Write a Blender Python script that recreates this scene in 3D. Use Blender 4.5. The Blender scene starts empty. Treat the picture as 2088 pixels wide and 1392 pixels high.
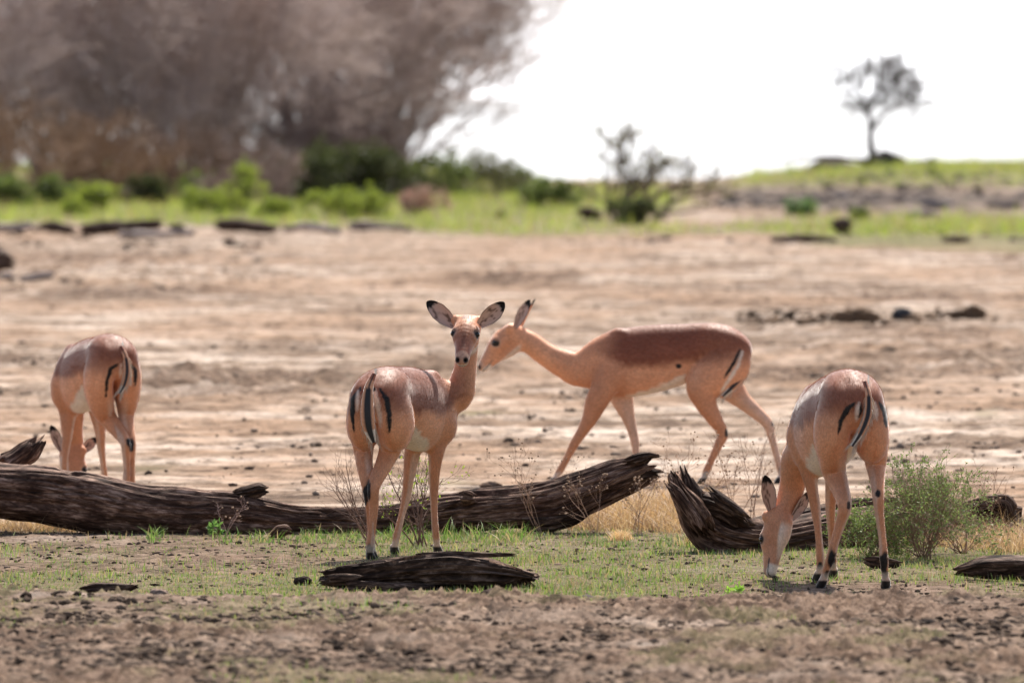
import bpy, math
import numpy as np
from mathutils import Vector, Matrix

# ------------------------------------------------------------------ camera, sky, sun, exposure
SC = bpy.context.scene
FX, H, HZ, CXP = 20250.0, 2.09, 200.0, 1044.0     # focal length in photo pixels, eye height (m), horizon row
cam_d = bpy.data.cameras.new("camera")
cam = bpy.data.objects.new("camera", cam_d)
SC.collection.objects.link(cam)
SC.camera = cam
cam_d.sensor_width = 36.0
cam_d.lens = 36.0 * FX / 2088.0
cam_d.clip_start = 0.5
cam_d.clip_end = 60000.0
cam.location = (0, 0, H)
cam.rotation_euler = (math.radians(90) - math.atan((696 - HZ) / FX), 0, 0)
cam_d.dof.use_dof = True
cam_d.dof.focus_distance = 44.6
cam_d.dof.aperture_fstop = (cam_d.lens / 1000.0) / 0.062

SUN_EL, SUN_AZ = math.radians(52), math.radians(14)
world = bpy.data.worlds.new("World")
SC.world = world
world.use_nodes = True
wn = world.node_tree
wn.nodes.clear()
sky = wn.nodes.new("ShaderNodeTexSky")
sky.sky_type = 'NISHITA'
sky.sun_disc = False
sky.sun_elevation = SUN_EL
sky.sun_rotation = SUN_AZ
sky.air_density = 1.0
sky.dust_density = 3.0
sky.ozone_density = 1.0
bg = wn.nodes.new("ShaderNodeBackground")
bg.inputs['Strength'].default_value = 0.10
wo = wn.nodes.new("ShaderNodeOutputWorld")
# bright milky haze low over the lake, strongest under the sun
wtc = wn.nodes.new("ShaderNodeTexCoord")
wsx = wn.nodes.new("ShaderNodeSeparateXYZ"); wn.links.new(wtc.outputs['Generated'], wsx.inputs[0])
wr = wn.nodes.new("ShaderNodeMapRange"); wr.inputs[1].default_value = 0.0; wr.inputs[2].default_value = 0.35; wr.inputs[3].default_value = 1.0; wr.inputs[4].default_value = 0.0
wn.links.new(wsx.outputs[2], wr.inputs[0])
wy = wn.nodes.new("ShaderNodeMapRange"); wy.inputs[1].default_value = 0.3; wy.inputs[2].default_value = 1.0; wy.inputs[3].default_value = 0.22; wy.inputs[4].default_value = 1.0
wn.links.new(wsx.outputs[1], wy.inputs[0])
wm = wn.nodes.new("ShaderNodeMath"); wm.operation = 'MULTIPLY'; wn.links.new(wr.outputs[0], wm.inputs[0]); wn.links.new(wy.outputs[0], wm.inputs[1])
wx = wn.nodes.new("ShaderNodeMix"); wx.data_type = 'RGBA'; wx.inputs[7].default_value = (19, 19, 19.5, 1)
wn.links.new(wm.outputs[0], wx.inputs[0]); wn.links.new(sky.outputs[0], wx.inputs[6])
wn.links.new(wx.outputs[2], bg.inputs[0])
wn.links.new(bg.outputs[0], wo.inputs[0])

sun_d = bpy.data.lights.new("sun", 'SUN')
sun_d.energy = 5.0
sun_d.angle = math.radians(0.5)
sun_d.color = (1.0, 0.93, 0.84)
sun = bpy.data.objects.new("sun", sun_d)
SC.collection.objects.link(sun)
SUN_DIR = Vector((math.sin(SUN_AZ) * math.cos(SUN_EL), math.cos(SUN_AZ) * math.cos(SUN_EL), math.sin(SUN_EL)))
sun.rotation_euler = (-SUN_DIR).to_track_quat('-Z', 'Y').to_euler()
SC.view_settings.view_transform = 'Standard'
SC.view_settings.look = 'None'
SC.view_settings.exposure = 0.80
SC.view_settings.gamma = 1.0
SC.view_settings.use_curve_mapping = False

rng = np.random.default_rng(7)

# ------------------------------------------------------------------ helpers: noise
def _hash(ix, iy, iz, seed):
    h = (ix * 374761393 + iy * 668265263 + iz * 2147483647 + seed * 1274126177) & 0xFFFFFFFF
    h = ((h ^ (h >> 13)) * 1274126177) & 0xFFFFFFFF
    h = (h ^ (h >> 16)) & 0xFFFF
    return h.astype(np.float32) / 65535.0

def vnoise(p, seed=0):
    """value noise in [-1,1], p (...,3)"""
    p = np.asarray(p, dtype=np.float64)
    i = np.floor(p).astype(np.int64)
    f = (p - i).astype(np.float32)
    u = f * f * f * (f * (f * 6 - 15) + 10)
    r = 0
    for dx in (0, 1):
        wx = u[..., 0] if dx else 1 - u[..., 0]
        for dy in (0, 1):
            wy = u[..., 1] if dy else 1 - u[..., 1]
            for dz in (0, 1):
                wz = u[..., 2] if dz else 1 - u[..., 2]
                r = r + wx * wy * wz * _hash(i[..., 0] + dx, i[..., 1] + dy, i[..., 2] + dz, seed)
    return r * 2 - 1

def vnoise2(x, y, seed=0):
    ix = np.floor(x).astype(np.int64); iy = np.floor(y).astype(np.int64)
    fx = (x - ix).astype(np.float32); fy = (y - iy).astype(np.float32)
    ux = fx * fx * (3 - 2 * fx); uy = fy * fy * (3 - 2 * fy)
    z = np.zeros_like(ix)
    a = _hash(ix, iy, z, seed); b = _hash(ix + 1, iy, z, seed)
    c = _hash(ix, iy + 1, z, seed); d = _hash(ix + 1, iy + 1, z, seed)
    return ((a * (1 - ux) + b * ux) * (1 - uy) + (c * (1 - ux) + d * ux) * uy) * 2 - 1

def fbm2(x, y, oct=4, seed=0):
    r = 0; a = 1.0; n = 0
    for k in range(oct):
        c_, s_ = math.cos(.9 * k + .4), math.sin(.9 * k + .4)
        r = r + a * vnoise2((x * c_ - y * s_) * 2.03 ** k + 17.3 * k, (x * s_ + y * c_) * 2.03 ** k - 9.1 * k, seed + k)
        n += a; a *= 0.5
    return r / n

def fbm3(p, oct=3, seed=0):
    r = 0; a = 1.0; n = 0
    for k in range(oct):
        r = r + a * vnoise(p * 2 ** k + 11.7 * k, seed + k)
        n += a; a *= 0.5
    return r / n

def sstep(a, b, x):
    t = np.clip((x - a) / (b - a), 0, 1)
    return t * t * (3 - 2 * t)

# ------------------------------------------------------------------ helpers: pixels <-> world, ground height
def W(px, py, D):
    return np.array([(px - CXP) / FX * D, D, H - (py - HZ) / FX * D])

def gD(py, z=0.0):
    return FX * (H - z) / (py - HZ)

def height(X, D):
    X = np.asarray(X, float); D = np.asarray(D, float)
    px = CXP + FX * X / np.maximum(D, 1.0)
    crest = 38.6 + 0.5 * vnoise2(X * 0.8, D * 0, 91)
    z = 0.15 * (1 - sstep(crest, crest + 2.0, D)) * (1 + 0.10 * vnoise2(X * 0.9, D * 0.4, 92))
    far = sstep(56, 75, D)
    z = z + (0.004 + 0.018 * far) * fbm2(X * 0.35, D * 0.35, 3, 5) + 0.05 * sstep(90, 150, D) * vnoise2(X * .1, D * .08, 6)
    # the raised bank by the lake on the right
    bank = sstep(1370, 1900, px + 60 * vnoise2(X * .12, D * 0, 8))
    z = z + bank * 0.42 * sstep(196, 216, D)
    left = 1 - sstep(700, 1150, px)
    z = z + left * 0.35 * sstep(205, 240, D)
    # shore: everything dips under the lake
    z = z - sstep(258, 300, D + 4 * vnoise2(X * .3, D * .1, 9)) * 2.2
    return z

def gz(X, D):
    return float(height(np.array([X]), np.array([D]))[0])

def on_ground(px, py):
    """world point on the ground seen at a pixel of the photograph"""
    D = gD(py)
    for _ in range(30):
        X = (px - CXP) / FX * D
        D = 0.5 * D + 0.5 * FX * (H - gz(X, D)) / (py - HZ)
    X = (px - CXP) / FX * D
    return np.array([X, D, gz(X, D)])

# ------------------------------------------------------------------ helpers: objects
COL = SC.collection
def tag(o, label=None, cat=None, group=None, kind=None):
    if label: o["label"] = label
    if cat: o["category"] = cat
    if group: o["group"] = group
    if kind: o["kind"] = kind
    return o

def empty(name, loc, rz=0.0):
    o = bpy.data.objects.new(name, None)
    COL.objects.link(o)
    o.location = loc
    o.rotation_euler = (0, 0, rz)
    o.empty_display_size = 0.1
    return o

def mesh_obj(name, V, F, mat, parent=None, smooth=True, col=None, uv=None, loc=None, tri=None):
    """V (n,3); F (m,4) or (m,3) int array"""
    V = np.ascontiguousarray(V, dtype=np.float32)
    me = bpy.data.meshes.new(name)
    parts = [np.asarray(F, dtype=np.int32)]
    if tri is not None and len(tri): parts.append(np.asarray(tri, dtype=np.int32))
    parts = [p for p in parts if len(p)]
    loops = np.concatenate([p.ravel() for p in parts])
    tot = np.concatenate([np.full(len(p), p.shape[1], np.int32) for p in parts])
    start = np.concatenate([[0], np.cumsum(tot)[:-1]]).astype(np.int32)
    me.vertices.add(len(V)); me.vertices.foreach_set("co", V.ravel())
    me.loops.add(len(loops)); me.loops.foreach_set("vertex_index", loops)
    me.polygons.add(len(tot)); me.polygons.foreach_set("loop_start", start)
    me.polygons.foreach_set("loop_total", tot)
    me.polygons.foreach_set("use_smooth", np.full(len(tot), smooth))
    if uv is not None:
        a = me.attributes.new("grain", 'FLOAT_VECTOR', 'POINT')
        u3 = np.zeros((len(V), 3), np.float32); u3[:, :uv.shape[1]] = uv
        a.data.foreach_set("vector", u3.ravel())
    if col is not None:
        a = me.attributes.new("tint", 'FLOAT_COLOR', 'POINT')
        c4 = np.ones((len(V), 4), np.float32); c4[:, :3] = col
        a.data.foreach_set("color", c4.ravel())
    me.update(calc_edges=True)
    me.validate()
    me.materials.append(mat)
    o = bpy.data.objects.new(name, me)
    COL.objects.link(o)
    if parent is not None: o.parent = parent
    if loc is not None: o.location = loc
    return o

def frames(P):
    """tangent frames along polylines P (N,K,3)"""
    T = np.empty_like(P)
    T[:, 1:-1] = P[:, 2:] - P[:, :-2]
    T[:, 0] = P[:, 1] - P[:, 0]; T[:, -1] = P[:, -1] - P[:, -2]
    T /= np.maximum(np.linalg.norm(T, axis=2, keepdims=True), 1e-9)
    ref = np.zeros_like(T); ref[..., 2] = 1
    m = np.abs(T[..., 2]).mean(axis=1) > 0.8
    ref[m] = (1, 0, 0)
    A = np.cross(T, ref); A /= np.maximum(np.linalg.norm(A, axis=2, keepdims=True), 1e-9)
    B = np.cross(A, T)
    return T, A, B

def tubes(P, R, sides=3, off=0):
    """P (N,K,3), R (N,K) -> V,F"""
    N, K, _ = P.shape
    T, A, B = frames(P)
    th = np.arange(sides) * 2 * np.pi / sides
    V = P[:, :, None, :] + R[:, :, None, None] * (np.cos(th)[None, None, :, None] * A[:, :, None, :] + np.sin(th)[None, None, :, None] * B[:, :, None, :])
    idx = np.arange(N * K * sides).reshape(N, K, sides)
    a = idx[:, :-1, :]; b = np.roll(idx, -1, axis=2)[:, :-1, :]
    c = np.roll(idx, -1, axis=2)[:, 1:, :]; d = idx[:, 1:, :]
    F = np.stack([a, b, c, d], axis=-1).reshape(-1, 4)
    return V.reshape(-1, 3), F + off

class Acc:
    """collects geometry of ONE object"""
    def __init__(s): s.V = []; s.F = []; s.T = []; s.C = []; s.n = 0
    def add(s, V, F, c=(1, 1, 1)):
        c = np.asarray(c, np.float32)
        if c.ndim == 1: c = np.tile(c, (len(V), 1))
        s.V.append(V); s.C.append(c)
        (s.F if F.shape[1] == 4 else s.T).append(F + s.n); s.n += len(V)
    def build(s, name, mat, parent=None, smooth=True, loc=None):
        V = np.concatenate(s.V)
        if loc is not None: V = V - np.asarray(loc)
        F = np.concatenate(s.F) if s.F else np.zeros((0, 4), int)
        T = np.concatenate(s.T) if s.T else None
        if not len(F): F, T = T, None
        return mesh_obj(name, V, F, mat, parent, smooth, np.concatenate(s.C), loc=loc, tri=T)

def leaf_quads(P, D, size, w=0.45, r=rng):
    """one folded diamond per point; P (N,3), D (N,3) pointing direction"""
    N = len(P)
    D = D / np.maximum(np.linalg.norm(D, axis=1, keepdims=True), 1e-9)
    q = r.normal(size=(N, 3)); S = np.cross(D, q); S /= np.maximum(np.linalg.norm(S, axis=1, keepdims=True), 1e-9)
    U = np.cross(S, D)
    sz = np.asarray(size).reshape(-1, 1) * np.ones((N, 1))
    V = np.stack([P, P + D * sz * .5 + S * sz * w * .5 + U * sz * .08, P + D * sz, P + D * sz * .5 - S * sz * w * .5 + U * sz * .08], axis=1).reshape(-1, 3)
    F = np.arange(4 * N).reshape(N, 4)
    return V, F

def rot_about(v, ax, ang):
    c = np.cos(ang)[:, None]; s = np.sin(ang)[:, None]
    return v * c + np.cross(ax, v) * s + ax * (np.sum(ax * v, axis=1, keepdims=True)) * (1 - c)

def grow(P, R, n, length, spread, K, r, up=0.15, t0=0.25, rfac=0.55, wob=0.12):
    """children branches of polylines P (N,K0,3), radii R"""
    N, K0, _ = P.shape
    M = N * n
    par = np.repeat(np.arange(N), n)
    t = t0 + (1 - t0) * r.random(M) ** 0.8
    f = t * (K0 - 1); i = np.minimum(f.astype(int), K0 - 2); w = (f - i)[:, None]
    base = P[par, i] * (1 - w) + P[par, i + 1] * w
    rb = (R[par, i] * (1 - w[:, 0]) + R[par, i + 1] * w[:, 0]) * rfac
    d = P[par, i + 1] - P[par, i]; d /= np.maximum(np.linalg.norm(d, axis=1, keepdims=True), 1e-9)
    q = r.normal(size=(M, 3)); ax = np.cross(d, q); ax /= np.maximum(np.linalg.norm(ax, axis=1, keepdims=True), 1e-9)
    d = rot_about(d, ax, spread * (0.55 + 0.9 * r.random(M)))
    L = length * (0.55 + 0.9 * r.random(M)) * (1.15 - 0.5 * t)
    out = np.empty((M, K, 3)); out[:, 0] = base
    cur = d.copy()
    for k in range(1, K):
        cur = cur + r.normal(size=(M, 3)) * wob + np.array([0, 0, up])
        cur /= np.linalg.norm(cur, axis=1, keepdims=True)
        out[:, k] = out[:, k - 1] + cur * (L / (K - 1))[:, None]
    RR = rb[:, None] * np.linspace(1, 0.35, K)[None, :]
    return out, RR

# ------------------------------------------------------------------ helpers: materials
def new_mat(name):
    m = bpy.data.materials.new(name); m.use_nodes = True
    nt = m.node_tree
    b = nt.nodes["Principled BSDF"]
    return m, nt, b

def N(nt, t, **kw):
    n = nt.nodes.new(t)
    for k, v in kw.items():
        if k in n.inputs: n.inputs[k].default_value = v
        else: setattr(n, k, v)
    return n

def ramp(nt, fac, stops):
    r = nt.nodes.new("ShaderNodeValToRGB")
    el = r.color_ramp.elements
    while len(el) > 1: el.remove(el[-1])
    el[0].position = stops[0][0]; el[0].color = (*stops[0][1], 1)
    for p, c in stops[1:]:
        e = el.new(p); e.color = (*c, 1)
    nt.links.new(fac, r.inputs[0])
    return r.outputs[0]

def mix(nt, fac, a, b, mode='MIX'):
    m = nt.nodes.new("ShaderNodeMix"); m.data_type = 'RGBA'; m.blend_type = mode
    for sock, v in ((m.inputs[0], fac), (m.inputs[6], a), (m.inputs[7], b)):
        if isinstance(v, bpy.types.NodeSocket): nt.links.new(v, sock)
        elif isinstance(v, (int, float)): sock.default_value = v
        else: sock.default_value = (*v, 1)
    return m.outputs[2]

def bump(nt, hsock, strength, dist, bsdf):
    b = nt.nodes.new("ShaderNodeBump"); b.inputs['Strength'].default_value = strength; b.inputs['Distance'].default_value = dist
    nt.links.new(hsock, b.inputs['Height']); nt.links.new(b.outputs[0], bsdf.inputs['Normal'])
    return b

def tint_leaf_mat(name, trans=0.45, rough=0.5):
    """plant material: tint attribute, half of the light passes through"""
    m, nt, b = new_mat(name)
    at = N(nt, "ShaderNodeAttribute", attribute_name="tint")
    nt.links.new(at.outputs[0], b.inputs['Base Color'])
    b.inputs['Roughness'].default_value = rough
    b.inputs['Specular IOR Level'].default_value = 0.2
    tr = nt.nodes.new("ShaderNodeBsdfTranslucent")
    nt.links.new(mix(nt, 1.0, at.outputs[0], (1.0, 1.0, 0.75), 'MULTIPLY'), tr.inputs[0])
    ms = nt.nodes.new("ShaderNodeMixShader"); ms.inputs[0].default_value = trans
    nt.links.new(b.outputs[0], ms.inputs[1]); nt.links.new(tr.outputs[0], ms.inputs[2])
    nt.links.new(ms.outputs[0], nt.nodes["Material Output"].inputs[0])
    return m

def tint_mat(name, rough=0.8, spec=0.2, nscale=60, bstr=0.4, bdist=0.004, var=0.35):
    m, nt, b = new_mat(name)
    at = N(nt, "ShaderNodeAttribute", attribute_name="tint")
    tc = nt.nodes.new("ShaderNodeTexCoord")
    no = N(nt, "ShaderNodeTexNoise", Scale=nscale, Detail=5.0)
    nt.links.new(tc.outputs['Object'], no.inputs['Vector'])
    c = mix(nt, 1.0, at.outputs[0], ramp(nt, no.outputs[0], [(0.3, (1 - var,) * 3), (0.7, (1 + var * .6,) * 3)]), 'MULTIPLY')
    nt.links.new(c, b.inputs['Base Color'])
    b.inputs['Roughness'].default_value = rough; b.inputs['Specular IOR Level'].default_value = spec
    bump(nt, no.outputs[0], bstr, bdist, b)
    return m

def ground_mat():
    m, nt, b = new_mat("dry_lakebed_soil")
    at = N(nt, "ShaderNodeAttribute", attribute_name="tint")
    sp = nt.nodes.new("ShaderNodeSeparateColor"); nt.links.new(at.outputs[0], sp.inputs[0])
    geo = nt.nodes.new("ShaderNodeNewGeometry")
    def noise(s, d=4.0, r=0.6):
        n = N(nt, "ShaderNodeTexNoise", Scale=s, Detail=d, Roughness=r); nt.links.new(geo.outputs['Position'], n.inputs['Vector']); return n.outputs[0]
    def snoise(sx, sy, d=5.0, r=0.65):
        mp = nt.nodes.new("ShaderNodeMapping"); mp.inputs['Scale'].default_value = (sx, sy, sx); mp.inputs['Rotation'].default_value = (0, 0, 0.12)
        nt.links.new(geo.outputs['Position'], mp.inputs[0])
        n = N(nt, "ShaderNodeTexNoise", Scale=1.0, Detail=d, Roughness=r); nt.links.new(mp.outputs[0], n.inputs['Vector']); return n.outputs[0]
    big, mid, fine, grit = snoise(.22, .09, 3), snoise(.55, .75, 6, .72), noise(9.0, 6, 0.7), noise(45.0, 4, 0.7)
    drift = snoise(4.5, 1.8, 5, .7)
    sand = ramp(nt, mid, [(0.39, (0.11, 0.074, 0.052)), (0.46, (0.21, 0.15, 0.108)), (0.52, (0.335, 0.262, 0.205)), (0.61, (0.46, 0.385, 0.325))])
    sand = mix(nt, ramp(nt, big, [(0.45, (0, 0, 0)), (0.56, (0.6, 0.6, 0.6))]), sand, (0.27, 0.175, 0.115))
    sand = mix(nt, 1.0, sand, ramp(nt, drift, [(0.38, (0.42, 0.39, 0.37)), (0.47, (0.88,) * 3), (0.60, (1.25,) * 3)]), 'MULTIPLY')
    soil = ramp(nt, fine, [(0.36, (0.028, 0.018, 0.013)), (0.47, (0.085, 0.054, 0.038)), (0.60, (0.21, 0.148, 0.11))])
    c = mix(nt, sp.outputs[1], sand, soil)
    g = mix(nt, fine, (0.08, 0.085, 0.035), (0.21, 0.19, 0.10))
    c = mix(nt, sp.outputs[0], c, g)
    c = mix(nt, sp.outputs[2], c, mix(nt, fine, (0.05, 0.04, 0.035), (0.16, 0.13, 0.11)))
    c = mix(nt, 1.0, c, ramp(nt, grit, [(0.32, (0.62,) * 3), (0.5, (1.0,) * 3), (0.66, (1.22,) * 3)]), 'MULTIPLY')
    nt.links.new(c, b.inputs['Base Color'])
    b.inputs['Roughness'].default_value = 1.0; b.inputs['Specular IOR Level'].default_value = 0.06
    ad = nt.nodes.new("ShaderNodeMath"); ad.operation = 'MULTIPLY_ADD'; ad.inputs[1].default_value = 0.5
    nt.links.new(grit, ad.inputs[0]); nt.links.new(fine, ad.inputs[2])
    bump(nt, ad.outputs[0], 0.7, 0.03, b)
    return m

def water_mat():
    m, nt, b = new_mat("lake_water")
    b.inputs['Base Color'].default_value = (0.20, 0.20, 0.19, 1)
    b.inputs['Roughness'].default_value = 0.22
    b.inputs['IOR'].default_value = 1.33
    geo = nt.nodes.new("ShaderNodeNewGeometry")
    n = N(nt, "ShaderNodeTexNoise", Scale=0.9, Detail=4.0); nt.links.new(geo.outputs['Position'], n.inputs['Vector'])
    bump(nt, n.outputs[0], 0.5, 0.25, b)
    return m

def wood_mat(name, dark, mid, pale, along=15.0, across=95.0, rough=0.8):
    """weathered wood, grain runs along the piece (grain attribute = turns round, metres along)"""
    m, nt, b = new_mat(name)
    at = N(nt, "ShaderNodeAttribute", attribute_name="grain")
    mp = nt.nodes.new("ShaderNodeMapping"); mp.inputs['Scale'].default_value = (across, along, across)
    nt.links.new(at.outputs['Vector'], mp.inputs[0])
    n1 = N(nt, "ShaderNodeTexNoise", Scale=1.0, Detail=6.0, Roughness=0.65, Distortion=0.6); nt.links.new(mp.outputs[0], n1.inputs['Vector'])
    mp2 = nt.nodes.new("ShaderNodeMapping"); mp2.inputs['Scale'].default_value = (across * .25, along * .35, across * .25)
    nt.links.new(at.outputs['Vector'], mp2.inputs[0])
    n2 = N(nt, "ShaderNodeTexNoise", Scale=1.0, Detail=4.0); nt.links.new(mp2.outputs[0], n2.inputs['Vector'])
    c = ramp(nt, n1.outputs[0], [(0.32, dark), (0.5, mid), (0.66, pale)])
    c = mix(nt, 1.0, c, ramp(nt, n2.outputs[0], [(0.38, (0.5, 0.45, 0.44)), (0.50, (1.0, 1.0, 1.0)), (0.60, (1.5, 1.55, 1.6))]), 'MULTIPLY')
    nt.links.new(c, b.inputs['Base Color'])
    b.inputs['Roughness'].default_value = rough; b.inputs['Specular IOR Level'].default_value = 0.14
    bump(nt, n1.outputs[0], 0.8, 0.009, b)
    return m

def fur_mat():
    m, nt, b = new_mat("impala_coat")
    at = N(nt, "ShaderNodeAttribute", attribute_name="tint")
    tc = nt.nodes.new("ShaderNodeTexCoord")
    mp = nt.nodes.new("ShaderNodeMapping"); mp.inputs['Scale'].default_value = (60, 190, 90)
    nt.links.new(tc.outputs['Object'], mp.inputs[0])
    n = N(nt, "ShaderNodeTexNoise", Scale=1.0, Detail=4.0, Roughness=0.6); nt.links.new(mp.outputs[0], n.inputs['Vector'])
    n2 = N(nt, "ShaderNodeTexNoise", Scale=9.0, Detail=3.0); nt.links.new(tc.outputs['Object'], n2.inputs['Vector'])
    c = mix(nt, 1.0, at.outputs[0], ramp(nt, n.outputs[0], [(0.35, (0.80,) * 3), (0.65, (1.15,) * 3)]), 'MULTIPLY')
    c = mix(nt, 1.0, c, ramp(nt, n2.outputs[0], [(0.35, (0.90,) * 3), (0.65, (1.08,) * 3)]), 'MULTIPLY')
    nt.links.new(c, b.inputs['Base Color'])
    b.inputs['Roughness'].default_value = 0.58
    b.inputs['Specular IOR Level'].default_value = 0.42
    b.inputs['Sheen Weight'].default_value = 0.7
    b.inputs['Sheen Roughness'].default_value = 0.28
    bump(nt, n.outputs[0], 0.12, 0.003, b)
    return m

M_GROUND = ground_mat(); M_WATER = water_mat(); M_FUR = fur_mat()
M_LEAF = tint_leaf_mat("leaf"); M_STRAW = tint_leaf_mat("dry_straw", 0.35)
M_HAIR = tint_leaf_mat("coat_hair", 0.30, 0.75)
M_EAR = tint_leaf_mat("ear_skin", 0.22, 0.55)
M_TWIG = tint_mat("twig_bark", 0.8, 0.25, 30, 0.2)
M_CLOD = tint_mat("dry_clod", 1.0, 0.06, 70, 0.6, 0.006)
M_LOG = wood_mat("weathered_log", (0.018, 0.010, 0.007), (0.100, 0.054, 0.037), (0.29, 0.185, 0.135))
M_LOG2 = wood_mat("dark_driftwood", (0.012, 0.008, 0.006), (0.058, 0.034, 0.024), (0.18, 0.12, 0.09))
M_DRIFT = wood_mat("pale_driftwood", (0.12, 0.09, 0.075), (0.34, 0.27, 0.23), (0.55, 0.48, 0.43))
def eye_mat():
    m, nt, b = new_mat("eye_gloss"); b.inputs['Base Color'].default_value = (0.012, 0.007, 0.005, 1); b.inputs['Roughness'].default_value = 0.22
    b.inputs['Specular IOR Level'].default_value = 0.35
    return m
M_EYE = eye_mat()

# ------------------------------------------------------------------ ground sheet and lake
def masks(X, D):
    """grass, loose soil, dark stone cover of the ground at world points"""
    px = CXP + FX * X / D
    z = height(X, D)
    py = HZ + FX * (H - z) / D
    n1 = fbm2(X * 1.1, D * 0.5, 4, 21); n2 = fbm2(X * 0.25, D * 0.12, 3, 22); n3 = fbm2(X * 5, D * 2.5, 3, 23)
    # near lawn between the big log and the foreground
    lawn = sstep(49.5, 47.6, D) * sstep(40.4, 41.6, D + .5 * n1)
    a = 0.25 + 0.75 * sstep(500, 900, px) - 0.55 * sstep(1250, 1500, px) * sstep(43.6, 42.4, D)
    a = np.maximum(a, 0.9 * (1 - sstep(600, 900, px)) * sstep(43.9, 43.3, D) * sstep(40.8, 41.5, D))
    grass = lawn * np.clip(a + 0.55 * n1 + 0.35 * n3, 0, 1)
    grass = np.maximum(grass, sstep(41.5, 40.5, D) * sstep(0.10, 0.45, n1 * .8 + n2 * .4 + n3 * .5) * 0.8)
    # far meadow
    edge = 470 + 12 * n2 * 2 + 40 * sstep(1500, 1750, px)
    far = sstep(edge + 8, edge - 14, py) * sstep(300, 260, D)
    sandtongue = np.exp(-((px - 1430) / 190) ** 2 - ((py - 447) / 16) ** 2)
    midbare = sstep(1330, 1480, px) * sstep(446, 436, py) * (1 - sstep(388, 380, py)) * 0.85
    shore = sstep(1060, 1160, px) * sstep(1560, 1450, px) * sstep(384, 378, py)
    farg = far * np.clip(0.9 + 0.5 * n1 - 1.3 * sandtongue - midbare - shore, 0, 1)
    grass = np.maximum(grass, farg)
    spot = np.exp(-((px - 2010) / 25) ** 2 - ((py - 845) / 5) ** 2) + np.exp(-((px - 960) / 60) ** 2 - ((py - 843) / 5) ** 2) + .8 * np.exp(-((px - 300) / 50) ** 2 - ((py - 955) / 10) ** 2) + .8 * np.exp(-((px - 920) / 50) ** 2 - ((py - 985) / 8) ** 2)
    grass = np.maximum(grass, np.clip(spot * (0.7 + 0.6 * n3), 0, 0.8))
    # loose dark soil: the foreground, under the lawn, and streaks across the flat
    soil = sstep(50.0, 48.0, D) * (0.88 + 0.35 * n3)
    def patch(cx, cy, sx, sy, a=1.0):
        return a * np.exp(-np.abs((px - cx) / sx) ** 3 - np.abs((py - cy) / sy) ** 2.5)
    pt = patch(520, 780, 270, 26) + patch(930, 755, 130, 22, .9) + patch(1950, 720, 260, 45, .8) + patch(1650, 765, 300, 18, .75) + patch(1050, 572, 190, 12, .8) + patch(1900, 607, 260, 7, .9) + patch(1420, 618, 190, 8, .9) \
        + patch(60, 735, 170, 18, .6) + patch(300, 600, 330, 16, .7) + patch(1500, 585, 500, 12, .45) + patch(200, 530, 260, 22, .6) + patch(700, 705, 260, 10, .55) + patch(1650, 675, 420, 10, .5) + patch(900, 665, 300, 7, .5)
    streak = np.clip(pt * (0.85 + 0.9 * n1 + .8 * n3), 0, 1) * sstep(50, 54, D)
    gen = sstep(0.05, 0.5, n1 * .8 + n3 * .45) * 0.5 * sstep(50, 60, D)
    soil = np.clip(np.maximum(soil, np.maximum(streak, gen)), 0, 1)
    dark = 1.15 * patch(1850, 409, 430, 26) * np.clip(0.95 + 0.8 * n1, 0, 1) * sstep(1450, 1560, px) + patch(1480, 400, 110, 6, .6)
    grass = grass * (1 - np.clip(dark * 1.3, 0, 1))
    return grass, soil, np.clip(dark, 0, 1)

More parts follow.
